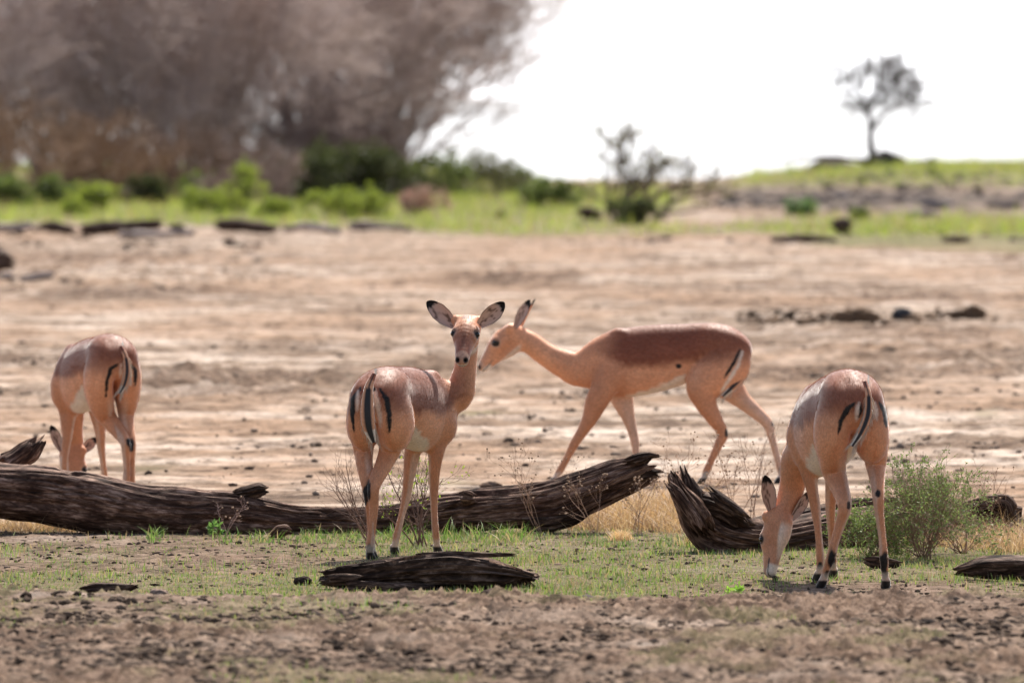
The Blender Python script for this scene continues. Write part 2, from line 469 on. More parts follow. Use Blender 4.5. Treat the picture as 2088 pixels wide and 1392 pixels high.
def build_ground():
    pxs = np.concatenate([[-90000, -30000, -10000, -4000, -2000, -1200, -800], np.linspace(-500, 2588, 760), [2900, 3400, 4200, 6500, 12000, 32000, 92000]])
    Ds = np.concatenate([[0.5, 3, 8, 14, 20, 25, 28], np.linspace(30, 50, 560), 50 * (300 / 50) ** (np.linspace(0, 1, 1100)[1:]), [330, 420, 700, 1500, 4000, 12000, 40000]])
    PX, DD = np.meshgrid(pxs, Ds)
    XX = (PX - CXP) / FX * DD
    r, s, d = masks(XX.ravel(), DD.ravel())
    x, y = XX.ravel(), DD.ravel()
    z = height(x, y)
    near = sstep(70, 45, y)
    patchy = .35 + .65 * sstep(-.35, .35, fbm2(x * 1.3, y * .9, 3, 39))
    r = np.where(y < 60, r * .45, r)
    cl = np.clip(fbm2(x * 9, y * 6, 5, 31), -0.4, 1)
    cl2 = np.abs(fbm2(x * 27, y * 19, 3, 35))
    fore = sstep(42.0, 40.6, y)
    z = z + s * near * patchy * ((0.014 + 0.030 * fore) * cl + (0.010 + 0.045 * fore) * cl2)
    z = z + sstep(50, 60, y) * ((s + .12) * 0.085 * np.clip(fbm2(x * 4.2, y * 3.0, 5, 33), -.2, 1) + 0.016 * np.clip(fbm2(x * 9, y * 6, 3, 34), -.2, 1)) * (1 - sstep(230, 256, y))
    pxx = CXP + FX * x / y; pyy = HZ + FX * H / y
    rough = np.exp(-np.abs((pxx - 520) / 270) ** 3 - np.abs((pyy - 780) / 30) ** 2.5) + .8 * np.exp(-np.abs((pxx - 930) / 140) ** 3 - np.abs((pyy - 755) / 25) ** 2.5) + .7 * np.exp(-np.abs((pxx - 1950) / 280) ** 3 - np.abs((pyy - 720) / 50) ** 2.5) + .8 * np.exp(-np.abs((pxx - 1060) / 220) ** 3 - np.abs((pyy - 572) / 14) ** 2.5) + .7 * np.exp(-np.abs((pxx - 250) / 360) ** 3 - np.abs((pyy - 560) / 50) ** 2.5)
    z = z + rough * (.16 * np.clip(fbm2(x * 3.0, y * 2.2, 5, 41), -.15, 1) + .05 * np.abs(fbm2(x * 9, y * 7, 2, 42))) * (x > -1e9)
    z = z + d * 0.22 * np.clip(fbm2(x * 1.4, y * .8, 3, 37), -.1, 1)
    V = np.stack([x, y, z], axis=1)
    nr, nc = XX.shape
    idx = np.arange(nr * nc).reshape(nr, nc)
    F = np.stack([idx[:-1, :-1], idx[:-1, 1:], idx[1:, 1:], idx[1:, :-1]], axis=-1).reshape(-1, 4)
    o = mesh_obj("ground", V, F, M_GROUND, col=np.stack([r, s, d], axis=1))
    tag(o, kind="structure")
build_ground()

wv = np.array([[-30000, 200, -0.22], [30000, 200, -0.22], [30000, 45000, -0.22], [-30000, 45000, -0.22]], float)
tag(mesh_obj("water", wv, np.array([[0, 1, 2, 3]]), M_WATER), kind="structure")

# ------------------------------------------------------------------ impalas
def cat_rom(P, n):
    """P (K,m) -> smooth resample, n per span"""
    P = np.asarray(P, float)
    Q = np.vstack([2 * P[0] - P[1], P, 2 * P[-1] - P[-2]])
    out = []
    for i in range(1, len(Q) - 2):
        t = (np.arange(n) / n)[:, None]
        p0, p1, p2, p3 = Q[i - 1], Q[i], Q[i + 1], Q[i + 2]
        out.append(0.5 * (2 * p1 + (p2 - p0) * t + (2 * p0 - 5 * p1 + 4 * p2 - p3) * t ** 2 + (3 * p1 - p0 - 3 * p2 + p3) * t ** 3))
    out.append(P[-1:])
    return np.vstack(out)

class Field:
    def __init__(s, lo, hi, h):
        s.h = h; s.lo = np.array(lo, float)
        s.n = np.ceil((np.array(hi) - s.lo) / h).astype(int) + 1
        s.d = np.full(s.n, 0.5, np.float32)
        s.ax = [s.lo[i] + h * np.arange(s.n[i]) for i in range(3)]
    def chain(s, pts, k, nrm=(0, 1, 0), sub=4, carve=False):
        """pts rows: x,y,z,r,f ; f>1 thins the section along nrm"""
        Q = cat_rom(pts, sub) if len(pts) > 2 else np.asarray(pts, float)
        nrm = np.asarray(nrm, float); nrm = nrm / np.linalg.norm(nrm)
        rmax = Q[:, 3] / np.minimum(Q[:, 4], 1.0)
        pad = k + 3 * s.h
        lo = (Q[:, :3] - rmax[:, None]).min(0) - pad; hi = (Q[:, :3] + rmax[:, None]).max(0) + pad
        i0 = np.clip(((lo - s.lo) / s.h).astype(int), 0, s.n - 1); i1 = np.clip(((hi - s.lo) / s.h).astype(int) + 2, 0, s.n)
        sl = tuple(slice(a, b) for a, b in zip(i0, i1))
        X = s.ax[0][sl[0]][:, None, None]; Y = s.ax[1][sl[1]][None, :, None]; Z = s.ax[2][sl[2]][None, None, :]
        best = np.full(s.d[sl].shape, 9.0, np.float32)
        for a, b in zip(Q[:-1], Q[1:]):
            # restrict to this segment's own box
            rm = max(a[3] / min(a[4], 1), b[3] / min(b[4], 1)) + pad
            l2 = np.minimum(a[:3], b[:3]) - rm; h2 = np.maximum(a[:3], b[:3]) + rm
            j0 = np.maximum(((l2 - s.lo) / s.h).astype(int), i0) - i0; j1 = np.minimum(((h2 - s.lo) / s.h).astype(int) + 2, i1) - i0
            if np.any(j1 <= j0): continue
            t2 = tuple(slice(p, q) for p, q in zip(j0, j1))
            x = X[t2[0]] - a[0]; y = Y[:, t2[1]] - a[1]; z = Z[:, :, t2[2]] - a[2]
            ab = b[:3] - a[:3]; L2 = max(ab @ ab, 1e-9)
            t = np.clip((x * ab[0] + y * ab[1] + z * ab[2]) / L2, 0, 1)
            qx, qy, qz = x - t * ab[0], y - t * ab[1], z - t * ab[2]
            l = qx * nrm[0] + qy * nrm[1] + qz * nrm[2]
            f = a[4] + (b[4] - a[4]) * t
            dd = np.sqrt(np.maximum(qx * qx + qy * qy + qz * qz + l * l * (f * f - 1), 0)) - (a[3] + (b[3] - a[3]) * t)
            best[t2] = np.minimum(best[t2], dd)
        cur = s.d[sl]
        if carve:
            hh = np.clip(0.5 - 0.5 * (cur + best) / k, 0, 1)
            s.d[sl] = cur + (-best - cur) * hh + k * hh * (1 - hh)
        else:
            hh = np.clip(0.5 + 0.5 * (best - cur) / k, 0, 1)
            s.d[sl] = best + (cur - best) * hh - k * hh * (1 - hh)
    def surface(s):
        d = s.d; inside = d < 0
        nx, ny, nz = d.shape
        acc = np.zeros((nx - 1, ny - 1, nz - 1, 3), np.float32); cnt = np.zeros((nx - 1, ny - 1, nz - 1), np.float32)
        full = [slice(0, -1)] * 3
        for ax in range(3):
            sa = [slice(None)] * 3; sb = [slice(None)] * 3
            sa[ax] = slice(0, -1); sb[ax] = slice(1, None)
            A = d[tuple(sa)]; B = d[tuple(sb)]
            cr = inside[tuple(sa)] != inside[tuple(sb)]
            t = np.where(cr, A / np.where(cr, A - B, 1), 0)
            o1, o2 = [i for i in range(3) if i != ax]
            for u in (0, 1):
                for v in (0, 1):
                    sl = [slice(None)] * 3
                    sl[o1] = slice(u, u + d.shape[o1] - 1); sl[o2] = slice(v, v + d.shape[o2] - 1)
                    c = cr[tuple(sl)]; tt = t[tuple(sl)]
                    cnt += c
                    acc[..., ax] += tt
                    acc[..., o1] += c * u; acc[..., o2] += c * v
        m = cnt > 0
        ids = np.full(m.shape, -1, np.int64); ids[m] = np.arange(m.sum())
        ijk = np.stack(np.nonzero(m), axis=1)
        V = s.lo + s.h * (ijk + acc[m] / cnt[m][:, None])
        Fs = []
        for ax in range(3):
            sa = [slice(None)] * 3; sb = [slice(None)] * 3
            sa[ax] = slice(0, -1); sb[ax] = slice(1, None)
            A = inside[tuple(sa)]; B = inside[tuple(sb)]
            cr = A != B
            o1, o2 = (ax + 1) % 3, (ax + 2) % 3
            e = np.stack(np.nonzero(cr), axis=1)
            e = e[(e[:, o1] > 0) & (e[:, o2] > 0) & (e[:, o1] < d.shape[o1] - 1) & (e[:, o2] < d.shape[o2] - 1)]
            def cid(du, dv):
                q = e.copy(); q[:, o1] -= du; q[:, o2] -= dv
                return ids[q[:, 0], q[:, 1], q[:, 2]]
            f = np.stack([cid(1, 1), cid(0, 1), cid(0, 0), cid(1, 0)], axis=1)
            fl = ~A[e[:, 0], e[:, 1], e[:, 2]]
            f[fl] = f[fl][:, ::-1]
            Fs.append(f)
        F = np.concatenate(Fs)
        # light smoothing
        E = np.concatenate([F[:, [0, 1]], F[:, [1, 2]], F[:, [2, 3]], F[:, [3, 0]]])
        for it in range(3):
            S = np.zeros_like(V); C = np.zeros(len(V))
            for k in range(3):
                S[:, k] = np.bincount(E[:, 0], V[E[:, 1], k], len(V)) + np.bincount(E[:, 1], V[E[:, 0], k], len(V))
            C = np.bincount(E[:, 0], minlength=len(V)) + np.bincount(E[:, 1], minlength=len(V))
            V = V + (0.5 if it != 1 else -0.42) * (S / np.maximum(C, 1)[:, None] - V)
        return V, F

def vnormals(V, F):
    n = np.cross(V[F[:, 2]] - V[F[:, 0]], V[F[:, 3]] - V[F[:, 1]])
    out = np.zeros_like(V)
    for c in range(4):
        for k in range(3): out[:, k] += np.bincount(F[:, c], n[:, k], len(V))
    return out / np.maximum(np.linalg.norm(out, axis=1, keepdims=True), 1e-12)

def dist_poly(px, py, poly):
    """distance to polyline in the picture and parameter along 0..1"""
    poly = np.asarray(poly, float)
    best = np.full(len(px), 1e9); par = np.zeros(len(px)); n = len(poly) - 1
    for i in range(n):
        a, b = poly[i], poly[i + 1]
        ab = b - a
        t = np.clip(((px - a[0]) * ab[0] + (py - a[1]) * ab[1]) / max(ab @ ab, 1e-9), 0, 1)
        d = np.hypot(px - a[0] - t * ab[0], py - a[1] - t * ab[1])
        m = d < best
        best[m] = d[m]; par[m] = ((i + t) / n)[m]
    return best, par

RUF = np.array((0.23, 0.068, 0.032)); TAN = np.array((0.70, 0.335, 0.18)); TANL = np.array((0.66, 0.35, 0.21))
CREAM = np.array((0.74, 0.63, 0.52)); BLK = np.array((0.010, 0.008, 0.008)); LEG = np.array((0.56, 0.25, 0.125))

# head: rows forward, side, up, r, f  (metres, head frame, origin in the skull)
HEAD_TOP = [(-.01, 0, 0, .050, 1.0), (.045, 0, .006, .055, 1.0), (.095, 0, .002, .048, 1.0), (.145, 0, -.010, .038, 1.05), (.195, 0, -.022, .030, .98), (.218, 0, -.028, .025, .88)]
HEAD_JAW = [(.0, 0, -.045, .042, 1.15), (.05, 0, -.052, .040, 1.2), (.11, 0, -.046, .028, 1.2), (.17, 0, -.042, .020, 1.1), (.208, 0, -.044, .015, 1.0)]

def make_impala(label, D0, px0, alpha, scale, neck, head, legs, tail, ears, stripes, paint, dz=0.0, name_rest=None, torso_dz=0.0):
    """alpha: heading, radians from straight away (+Y) towards +X; joints are given as (px, py, 't'|'l', value, r, f)"""
    X0 = (px0 - CXP) / FX * D0
    z0 = gz(X0, D0)
    O = np.array([X0, D0, z0])
    Fv = np.array([math.sin(alpha), math.cos(alpha), 0]); Lv = np.array([-Fv[1], Fv[0], 0])
    R = np.stack([Fv, Lv, [0, 0, 1]])           # world -> body rows
    C = np.array([0, 0, H])
    def w2b(p): return (np.asarray(p) - O) @ R.T
    def J(j):
        if j[0] == 'B': return np.array([j[1], j[2], j[3]]) * scale
        px, py, mode, val = j[:4]
        ray = np.array([(px - CXP) / FX, 1.0, -(py - HZ) / FX])
        ax = Fv if mode == 't' else Lv
        s = (val - (C - O) @ ax) / (ray @ ax)
        return w2b(C + s * ray)
    def row(j):
        return np.concatenate([J(j), [j[-2], j[-1]]])
    k = scale
    torso = [(-.02, 0, .725, .103, 1.0), (.03, 0, .737, .122, 1.04), (.09, 0, .738, .133, 1.12), (.16, 0, .728, .143, 1.26), (.25, 0, .708, .158, 1.36), (.36, 0, .686, .178, 1.42), (.47, 0, .668, .186, 1.46), (.57, 0, .654, .184, 1.52), (.645, 0, .645, .160, 1.6)]
    torso = [(a * k, b, (c + torso_dz * (a / .65)) * k, r * k, f) for a, b, c, r, f in torso]
    neckr = [row(j) for j in neck]
    hf = np.asarray(head['fwd'], float); hf /= np.linalg.norm(hf)
    hu = np.asarray(head['up'], float); hu -= hf * (hu @ hf); hu /= np.linalg.norm(hu)
    hs = np.cross(hu, hf)
    HO = J(head['at']); HB = np.stack([hf, hs, hu]) @ R.T     # rows: head axes in the body frame
    hk = head.get('k', 1.0)
    def hp(a, b, c): return HO + hk * (a * HB[0] + b * HB[1] + c * HB[2])
    ht = [np.concatenate([hp(*q[:3]), [q[3] * hk, q[4]]]) for q in HEAD_TOP]
    hj = [np.concatenate([hp(*q[:3]), [q[3] * hk, q[4]]]) for q in HEAD_JAW]
    leg_rows = []
    for lg in legs:
        rows = [row(j) for j in lg['j']]
        for q in rows[3:]: q[3] *= .94
        # hoof rests on the ground
        xb = rows[-1]
        wp = O + xb[:3] @ R
        if lg.get('ground', True): xb[2] = gz(wp[0], wp[1]) - z0 + 0.014
        leg_rows.append(rows)
    allp = np.array([r for rr in [torso, neckr, ht, hj] + leg_rows for r in rr])
    lo = (allp[:, :3] - allp[:, 3:4]).min(0) - 0.06; hi = (allp[:, :3] + allp[:, 3:4]).max(0) + 0.06
    fld = Field(lo, hi, 0.005)
    fld.chain(torso, 0.03)
    # hip points and shoulder blades
    for sd in (1, -1):
        fld.chain([(.11 * k, sd * .058 * k, .805 * k, .026, 1), (.03 * k, sd * .060 * k, .775 * k, .045, 1), (-.06 * k, sd * .040 * k, .725 * k, .045, 1)], 0.05)
        fld.chain([(.60 * k, sd * .045 * k, (.80 + torso_dz) * k, .035, 1.3), (.62 * k, sd * .085 * k, (.68 + torso_dz) * k, .055, 1.5), (.655 * k, sd * .085 * k, (.575 + torso_dz) * k, .06, 1.35)], 0.05)
    fld.chain(neckr, 0.05)
    fld.chain(ht, 0.03, HB[1], sub=3)
    fld.chain(hj, 0.022, HB[1], sub=3)
    for sd in (1, -1):
        fld.chain([np.append(hp(.075, sd * .036, .022), (.021 * hk, 1)), np.append(hp(.105, sd * .030, .014), (.016 * hk, 1))], 0.018)
        fld.chain([np.append(hp(.213, sd * .011, -.020), (.013 * hk, 1)), np.append(hp(.220, sd * .011, -.030), (.013 * hk, 1))], 0.008)
        fld.chain([np.append(hp(.222, sd * .012, -.022), (.0065 * hk, 1)), np.append(hp(.250, sd * .018, -.020), (.0065 * hk, 1))], 0.004, carve=True)
        fld.chain([np.append(hp(-.01, sd * .028, .020), (.024 * hk, 1)), np.append(hp(-.015, sd * .050, .030), (.019 * hk, 1))], 0.03)
    for lg, rows in zip(legs, leg_rows):
        fld.chain(rows, lg.get('k', 0.035), sub=5)
        # pair of claws
        e = rows[-1]; p = rows[-2]
        fw = np.array([1, 0, 0])
        for sd in (-1, 1):
            fld.chain([np.array([p[0] * .35 + e[0] * .65, p[1] * .35 + e[1] * .65 + sd * .006, e[2] + .022, .013, 1]), np.array([e[0] + .018, e[1] + sd * .010, e[2] - .006, .013, 1])], 0.006)
    V, F = fld.surface()
    Nn = vnormals(V, F)
    Wp = V @ R + O
    Nw = Nn @ R
    px = CXP + FX * Wp[:, 0] / Wp[:, 1]; py = HZ + FX * (H - Wp[:, 2]) / Wp[:, 1]
    zb = V[:, 2] / k; tb = V[:, 0] / k
    jit = 0.010 * vnoise(V * 45, 3) + 0.012 * vnoise(V * 14, 4)
    # --- coat
    col = np.tile(TAN, (len(V), 1))
    def blend(m, c):
        nonlocal col
        m = np.clip(m, 0, 1)[:, None]; col = col * (1 - m) + np.asarray(c) * m
    trunkm = sstep(.80, .70, tb)
    col = col * 1.0
    line = zb + jit - (.672 - .05 * tb + torso_dz * tb + .10 * sstep(.5, .8, tb))
    haunch = sstep(.2, .08, tb)
    blend((sstep(-.034, .028, line) * (1 - haunch) + sstep(-.06, .07, line) * haunch * .92) * sstep(.80, .56, tb + .25 * (zb - .75)), RUF)
    blend(.25 * sstep(.70, .60, zb) * sstep(.84, .7, tb) * sstep(.5, .58, tb), RUF)
    blend(0.55 * sstep(.655, .60, zb + jit) * sstep(.47, .53, zb) * sstep(.12, .2, tb) * sstep(.60, .52, tb), TANL)
    bel = .612 - .38 * (tb - .2) + 0.9 * torso_dz * tb
    bell = sstep(.012, -.012, zb + jit * .8 - bel) * sstep(.09, .14, tb) * sstep(.60, .53, tb) * sstep(.40, .42, zb)
    dleg = np.full(len(V), 9.0)
    for lg, rows in zip(legs, leg_rows):
        Q = cat_rom(rows, 4)
        for q in Q:
            dleg = np.minimum(dleg, np.linalg.norm(V - q[:3], axis=1) - q[3])
    blend(bell * sstep(.004, .016, dleg), CREAM)
    legm = sstep(.56, .44, zb) * sstep(.02, .008, dleg)
    blend(legm * .6, LEG)
    # inner faces of the legs paler
    inner = sstep(0.15, 0.6, -np.sign(V[:, 1]) * Nn[:, 1]) * legm
    blend(inner * 0.45, CREAM)
    hcol = V - HO
    ha, hb_, hc = (hcol @ HB[0]) / hk, (hcol @ HB[1]) / hk, (hcol @ HB[2]) / hk
    hm = sstep(.085, .065, np.sqrt(hb_ ** 2 + (hc + .02) ** 2)) * sstep(-.02, .02, ha) * sstep(.27, .25, ha)
    blend(hm * .15, RUF * 1.2)
    blend(hm * .6 * sstep(.014, .004, np.abs(hb_)) * sstep(.10, .13, ha) * sstep(.20, .18, ha), RUF * .6)
    blend(hm * .8 * sstep(.196, .212, ha) * sstep(-.042, -.036, hc), (.50, .29, .19))
    blend(hm * sstep(.172, .19, ha) * sstep(-.034, -.042, hc), CREAM)
    blend(hm * .75 * sstep(-.058, -.072, hc), CREAM)
    for sd in (1, -1):
        de = np.linalg.norm(hcol / hk @ HB.T - np.array([.088, sd * .047, .022]), axis=1)
        blend(hm * sstep(.036, .024, de) * .22 * sstep(-.3, .3, vnoise(V * 80, 9) + .6), CREAM)
        blend(hm * sstep(.026, .019, de), BLK)
        de = np.linalg.norm(hcol / hk @ HB.T - np.array([.226, sd * .012, -.023]), axis=1)
        blend(hm * sstep(.017, .012, de), BLK)
        de = np.linalg.norm(hcol / hk @ HB.T - np.array([.222, 0, -.036]), axis=1)
        blend(hm * sstep(.013, .008, de), BLK)
    blend(hm * sstep(.0035, .0015, np.abs(hc + .0425 + .12 * (ha - .2) ** 1)) * sstep(.15, .165, ha), (.04, .03, .03))
    blend(sstep(.035, .02, np.abs(ha + .0)) * sstep(.03, .055, hc) * sstep(.03, .01, np.abs(hb_)) * .7, (.06, .04, .035))
    cam_side = sstep(0.05, -0.15, Nw[:, 1])
    for poly, w0, cc, tlim in stripes:
        d_, p_ = dist_poly(px, py, poly)
        wprof = w0 * (0.10 + 0.95 * np.sin(np.pi * np.clip(p_ * .96 + .02, 0, 1)) ** .7) + 1.2 * vnoise(V * 60, 12)
        soft = 0.0 if cc[0] < .1 else 2.2
        blend(sstep(wprof + 1.6 + soft, wprof - 0.6 - soft, d_) * cam_side * sstep(tlim, tlim - .05, tb), cc)
    for (cx, cy, rx, ry, cc, onl) in paint:
        dd = np.sqrt(((px - cx) / rx) ** 2 + ((py - cy) / ry) ** 2) + .25 * vnoise(V * 60, 14)
        m = sstep(1.15, .8, dd)
        if onl is not None: m = m * (np.linalg.norm(V - J(onl), axis=1) < .11)
        blend(m, cc)
    # hooves
    hoof = np.zeros(len(V))
    for rows in leg_rows:
        e = rows[-1]
        hoof = np.maximum(hoof, (np.linalg.norm(V[:, :2] - e[:2], axis=1) < .06) * sstep(e[2] + .024, e[2] + .016, V[:, 2]))
        blend((np.linalg.norm(V[:, :2] - e[:2], axis=1) < .06) * sstep(e[2] + .065, e[2] + .045, V[:, 2]) * .6, CREAM)
    blend(hoof, (.02, .016, .015))
    root = empty("impala", tuple(O), math.atan2(Fv[1], Fv[0]))
    tag(root, label, "impala", "impalas feeding on the dry lakebed")
    mesh_obj("body", V, F, M_FUR, root, col=col)
    # short coat hair lying back along the body
    fr = np.random.default_rng(int(px0) + 3)
    a4 = np.linalg.norm(np.cross(V[F[:, 2]] - V[F[:, 0]], V[F[:, 3]] - V[F[:, 1]]), axis=1)
    nf = 70000
    fi = fr.choice(len(F), nf, p=a4 / a4.sum())
    wts = fr.dirichlet((1, 1, 1, 1), nf)
    bp = (V[F[fi]] * wts[..., None]).sum(1); bn = Nn[F[fi, 0]]; bc = col[F[fi, 0]]
    dr = np.array([-1.0, 0, -.45]) * np.ones((nf, 1)); lowm = bp[:, 2] < .5 * k; dr[lowm] = (-.15, 0, -1)
    hd = np.linalg.norm(bp - HO, axis=1) < .26 * hk
    dr[hd] = -HB[0]
    keepf = ~(hd & (np.linalg.norm(bp - hp(.17, 0, -.02), axis=1) < .07)) & (bp[:, 2] > .06)
    dr = dr - bn * np.sum(dr * bn, axis=1, keepdims=True); dr /= np.maximum(np.linalg.norm(dr, axis=1, keepdims=True), 1e-6)
    dr = dr + bn * (.14 + .14 * fr.random((nf, 1))) + fr.normal(size=(nf, 3)) * .14
    ln = (.007 + .007 * fr.random((nf, 1))) * np.where(hd[:, None], .6, 1)
    sdh = np.cross(dr, bn); sdh /= np.maximum(np.linalg.norm(sdh, axis=1, keepdims=True), 1e-6)
    tri3 = np.stack([bp - sdh * .0006, bp + sdh * .0006, bp + dr * ln], axis=1)[keepf]
    hc4 = np.repeat(np.clip(bc[keepf] * (.85 + .3 * fr.random((keepf.sum(), 1))), 0, .9), 3, axis=0)
    mesh_obj("coat_hair", tri3.reshape(-1, 3), np.arange(3 * len(tri3)).reshape(-1, 3), M_HAIR, root, smooth=False, col=hc4)
    # eyes
    for sd in (1, -1):
        th, ph = np.meshgrid(np.linspace(0, 2 * np.pi, 17)[:-1], np.linspace(0, np.pi, 10))
        S = np.stack([np.sin(ph) * np.cos(th), np.sin(ph) * np.sin(th), np.cos(ph)], axis=-1).reshape(-1, 3) * .0155 * hk
        idx = np.arange(160).reshape(10, 16)
        Fq = np.stack([idx[:-1], idx[1:], np.roll(idx, -1, 1)[1:], np.roll(idx, -1, 1)[:-1]], axis=-1).reshape(-1, 4)
        mesh_obj("eye", S @ np.diag([1.15, 1, .9]) + hp(.088, sd * .0445, .021), Fq, M_EYE, root)
    # ears
    for e in ears:
        b = J(e['base']); tp = J(e['tip'])
        nrm = np.asarray(e['face'], float) @ R.T
        ax = tp - b; L = np.linalg.norm(ax); ax /= L
        nrm -= ax * (nrm @ ax); nrm /= np.linalg.norm(nrm); sdv = np.cross(ax, nrm)
        nu, nv = 26, 15
        u = np.linspace(0, 1, nu)[:, None] * np.ones((1, nv)); v = np.ones((nu, 1)) * np.linspace(-1, 1, nv)[None, :]
        wd = e['w'] * (np.interp(u, [0, .12, .35, .6, .82, .94, 1], [.50, .66, .97, 1.0, .70, .42, .10])) * (1 + .12 * v * (u - .3))
        curl = e.get('curl', .5) * (1 - .45 * u)
        th = v * curl * 1.6
        side = np.sin(th) / np.maximum(curl * 1.6, 1e-3) * wd
        up = (1 - np.cos(th)) / np.maximum(curl * 1.6, 1e-3) * wd + .10 * L * (u - u * u) * e.get('bend', 0)
        P0 = b + (u * L)[..., None] * ax + side[..., None] * sdv + up[..., None] * nrm
        inn = P0.reshape(-1, 3); out = inn - nrm * .0035
        idx = np.arange(nu * nv).reshape(nu, nv)
        q = np.stack([idx[:-1, :-1], idx[:-1, 1:], idx[1:, 1:], idx[1:, :-1]], axis=-1).reshape(-1, 4)
        n0 = nu * nv
        rim = np.concatenate([idx[0, :], idx[1:, -1], idx[-1, -2::-1], idx[-2:0:-1, 0]])
        rq = np.stack([rim, np.roll(rim, -1), np.roll(rim, -1) + n0, rim + n0], axis=1)
        uu, vv = u.ravel(), v.ravel()
        nz = vnoise(np.stack([uu * 9, vv * 5, np.full_like(uu, e['w'] * 900)], axis=1), 5)
        ci = np.tile(np.array((.52, .40, .34)), (n0, 1))
        m = np.clip(sstep(.15, .6, nz + .5 * (1 - np.abs(vv + .1) * 2.2) - .2 * np.abs(uu - .5)) * sstep(.85, .7, uu), 0, 1)[:, None]
        ci = ci * (1 - m * .8) + np.array((.07, .035, .025)) * m * .8
        dk = np.clip(sstep(.76, .83, uu + .05 * nz + .04 * vv) + .75 * sstep(.86, .97, np.abs(vv)) * sstep(.15, .3, uu), 0, 1)[:, None]
        ci = ci * (1 - dk) + BLK * dk
        co = np.tile(TAN * .9, (n0, 1)); dk = sstep(.72, .85, uu)[:, None]; co = co * (1 - dk) + BLK * dk
        mesh_obj("ear", np.vstack([inn, out]), np.vstack([q, q[:, ::-1] + n0, rq]), M_EAR, root, col=np.vstack([ci, co]))
    # tail: flat tapering brush, black down the middle, white hairs at its edges
    tr = cat_rom([np.concatenate([J(j), [j[-2]]]) for j in tail], 7)
    P = tr[None, :, :3]; K = len(tr)
    T, A_, B_ = frames(P)
    view = (np.array([0, -1, 0.05]) @ R.T)
    ns = 16
    th = np.arange(ns) * 2 * np.pi / ns
    Vt = []; Ct = []
    for i in range(K):
        t_ = T[0, i]; vw = view - t_ * (view @ t_); vw /= np.linalg.norm(vw); sd_ = np.cross(t_, vw)
        w = tr[i, 3]
        for a in th:
            Vt.append(tr[i, :3] + sd_ * w * math.cos(a) + vw * w * .55 * math.sin(a))
            s_ = abs(math.cos(a)); facing = math.sin(a) > 0
            u_ = i / (K - 1)
            if facing and s_ < .40 * min(1, .2 + u_ * 3): Ct.append(BLK * 1.5)
            elif u_ < .12: Ct.append(RUF * 1.3)
            elif s_ < .93 and u_ < .8: Ct.append(TAN * .9)
            else: Ct.append(CREAM)
    idx = np.arange(K * ns).reshape(K, ns)
    Fq = np.stack([idx[:-1], np.roll(idx, -1, 1)[:-1], np.roll(idx, -1, 1)[1:], idx[1:]], axis=-1).reshape(-1, 4)
    to = mesh_obj("tail", np.array(Vt), Fq, M_FUR, root, col=np.array(Ct))
    # fringe hairs
    rr = np.random.default_rng(int(px0))
    nh = 220
    i = rr.integers(int(K * .25), K, nh); base = tr[i, :3]; tt = T[0, i]
    vw = view - tt * (tt @ view)[:, None]; vw /= np.linalg.norm(vw, axis=1, keepdims=True); sdv = np.cross(tt, vw)
    sg = rr.choice([-1, 1], nh)[:, None]
    dirs = tt + sdv * sg * .45 + rr.normal(size=(nh, 3)) * .08
    dirs /= np.linalg.norm(dirs, axis=1, keepdims=True)
    Lh = (.02 + .025 * rr.random(nh))[:, None]
    st = base + sdv * sg * tr[i, 3][:, None] * .6
    Ph = np.stack([st, st + dirs * Lh * .5, st + (dirs + np.array([0, 0, -.25])) * Lh], axis=1)
    Vh, Fh = tubes(Ph, np.tile(np.array([.0011, .0009, .0003]), (nh, 1)), 3)
    mesh_obj("fringe", Vh, Fh, M_STRAW, to, col=np.tile(CREAM, (len(Vh), 1)))
    return root

def hindleg(side, pts, up=((0.0, .060, .705, .118, 1.75), (.03, .078, .625, .130, 1.80)), k=0.018, sc=1.0):
    j = [('B', a, side * b, c, r * sc, f) for a, b, c, r, f in up]
    return dict(j=j + pts, k=k)

def foreleg(side, pts, up=((.63, .085, .60, .070, 1.35),), dz=0, k=0.03, sc=1.0):
    j = [('B', a, side * b, c + dz, r * sc, f) for a, b, c, r, f in up]
    return dict(j=j + pts, k=k)

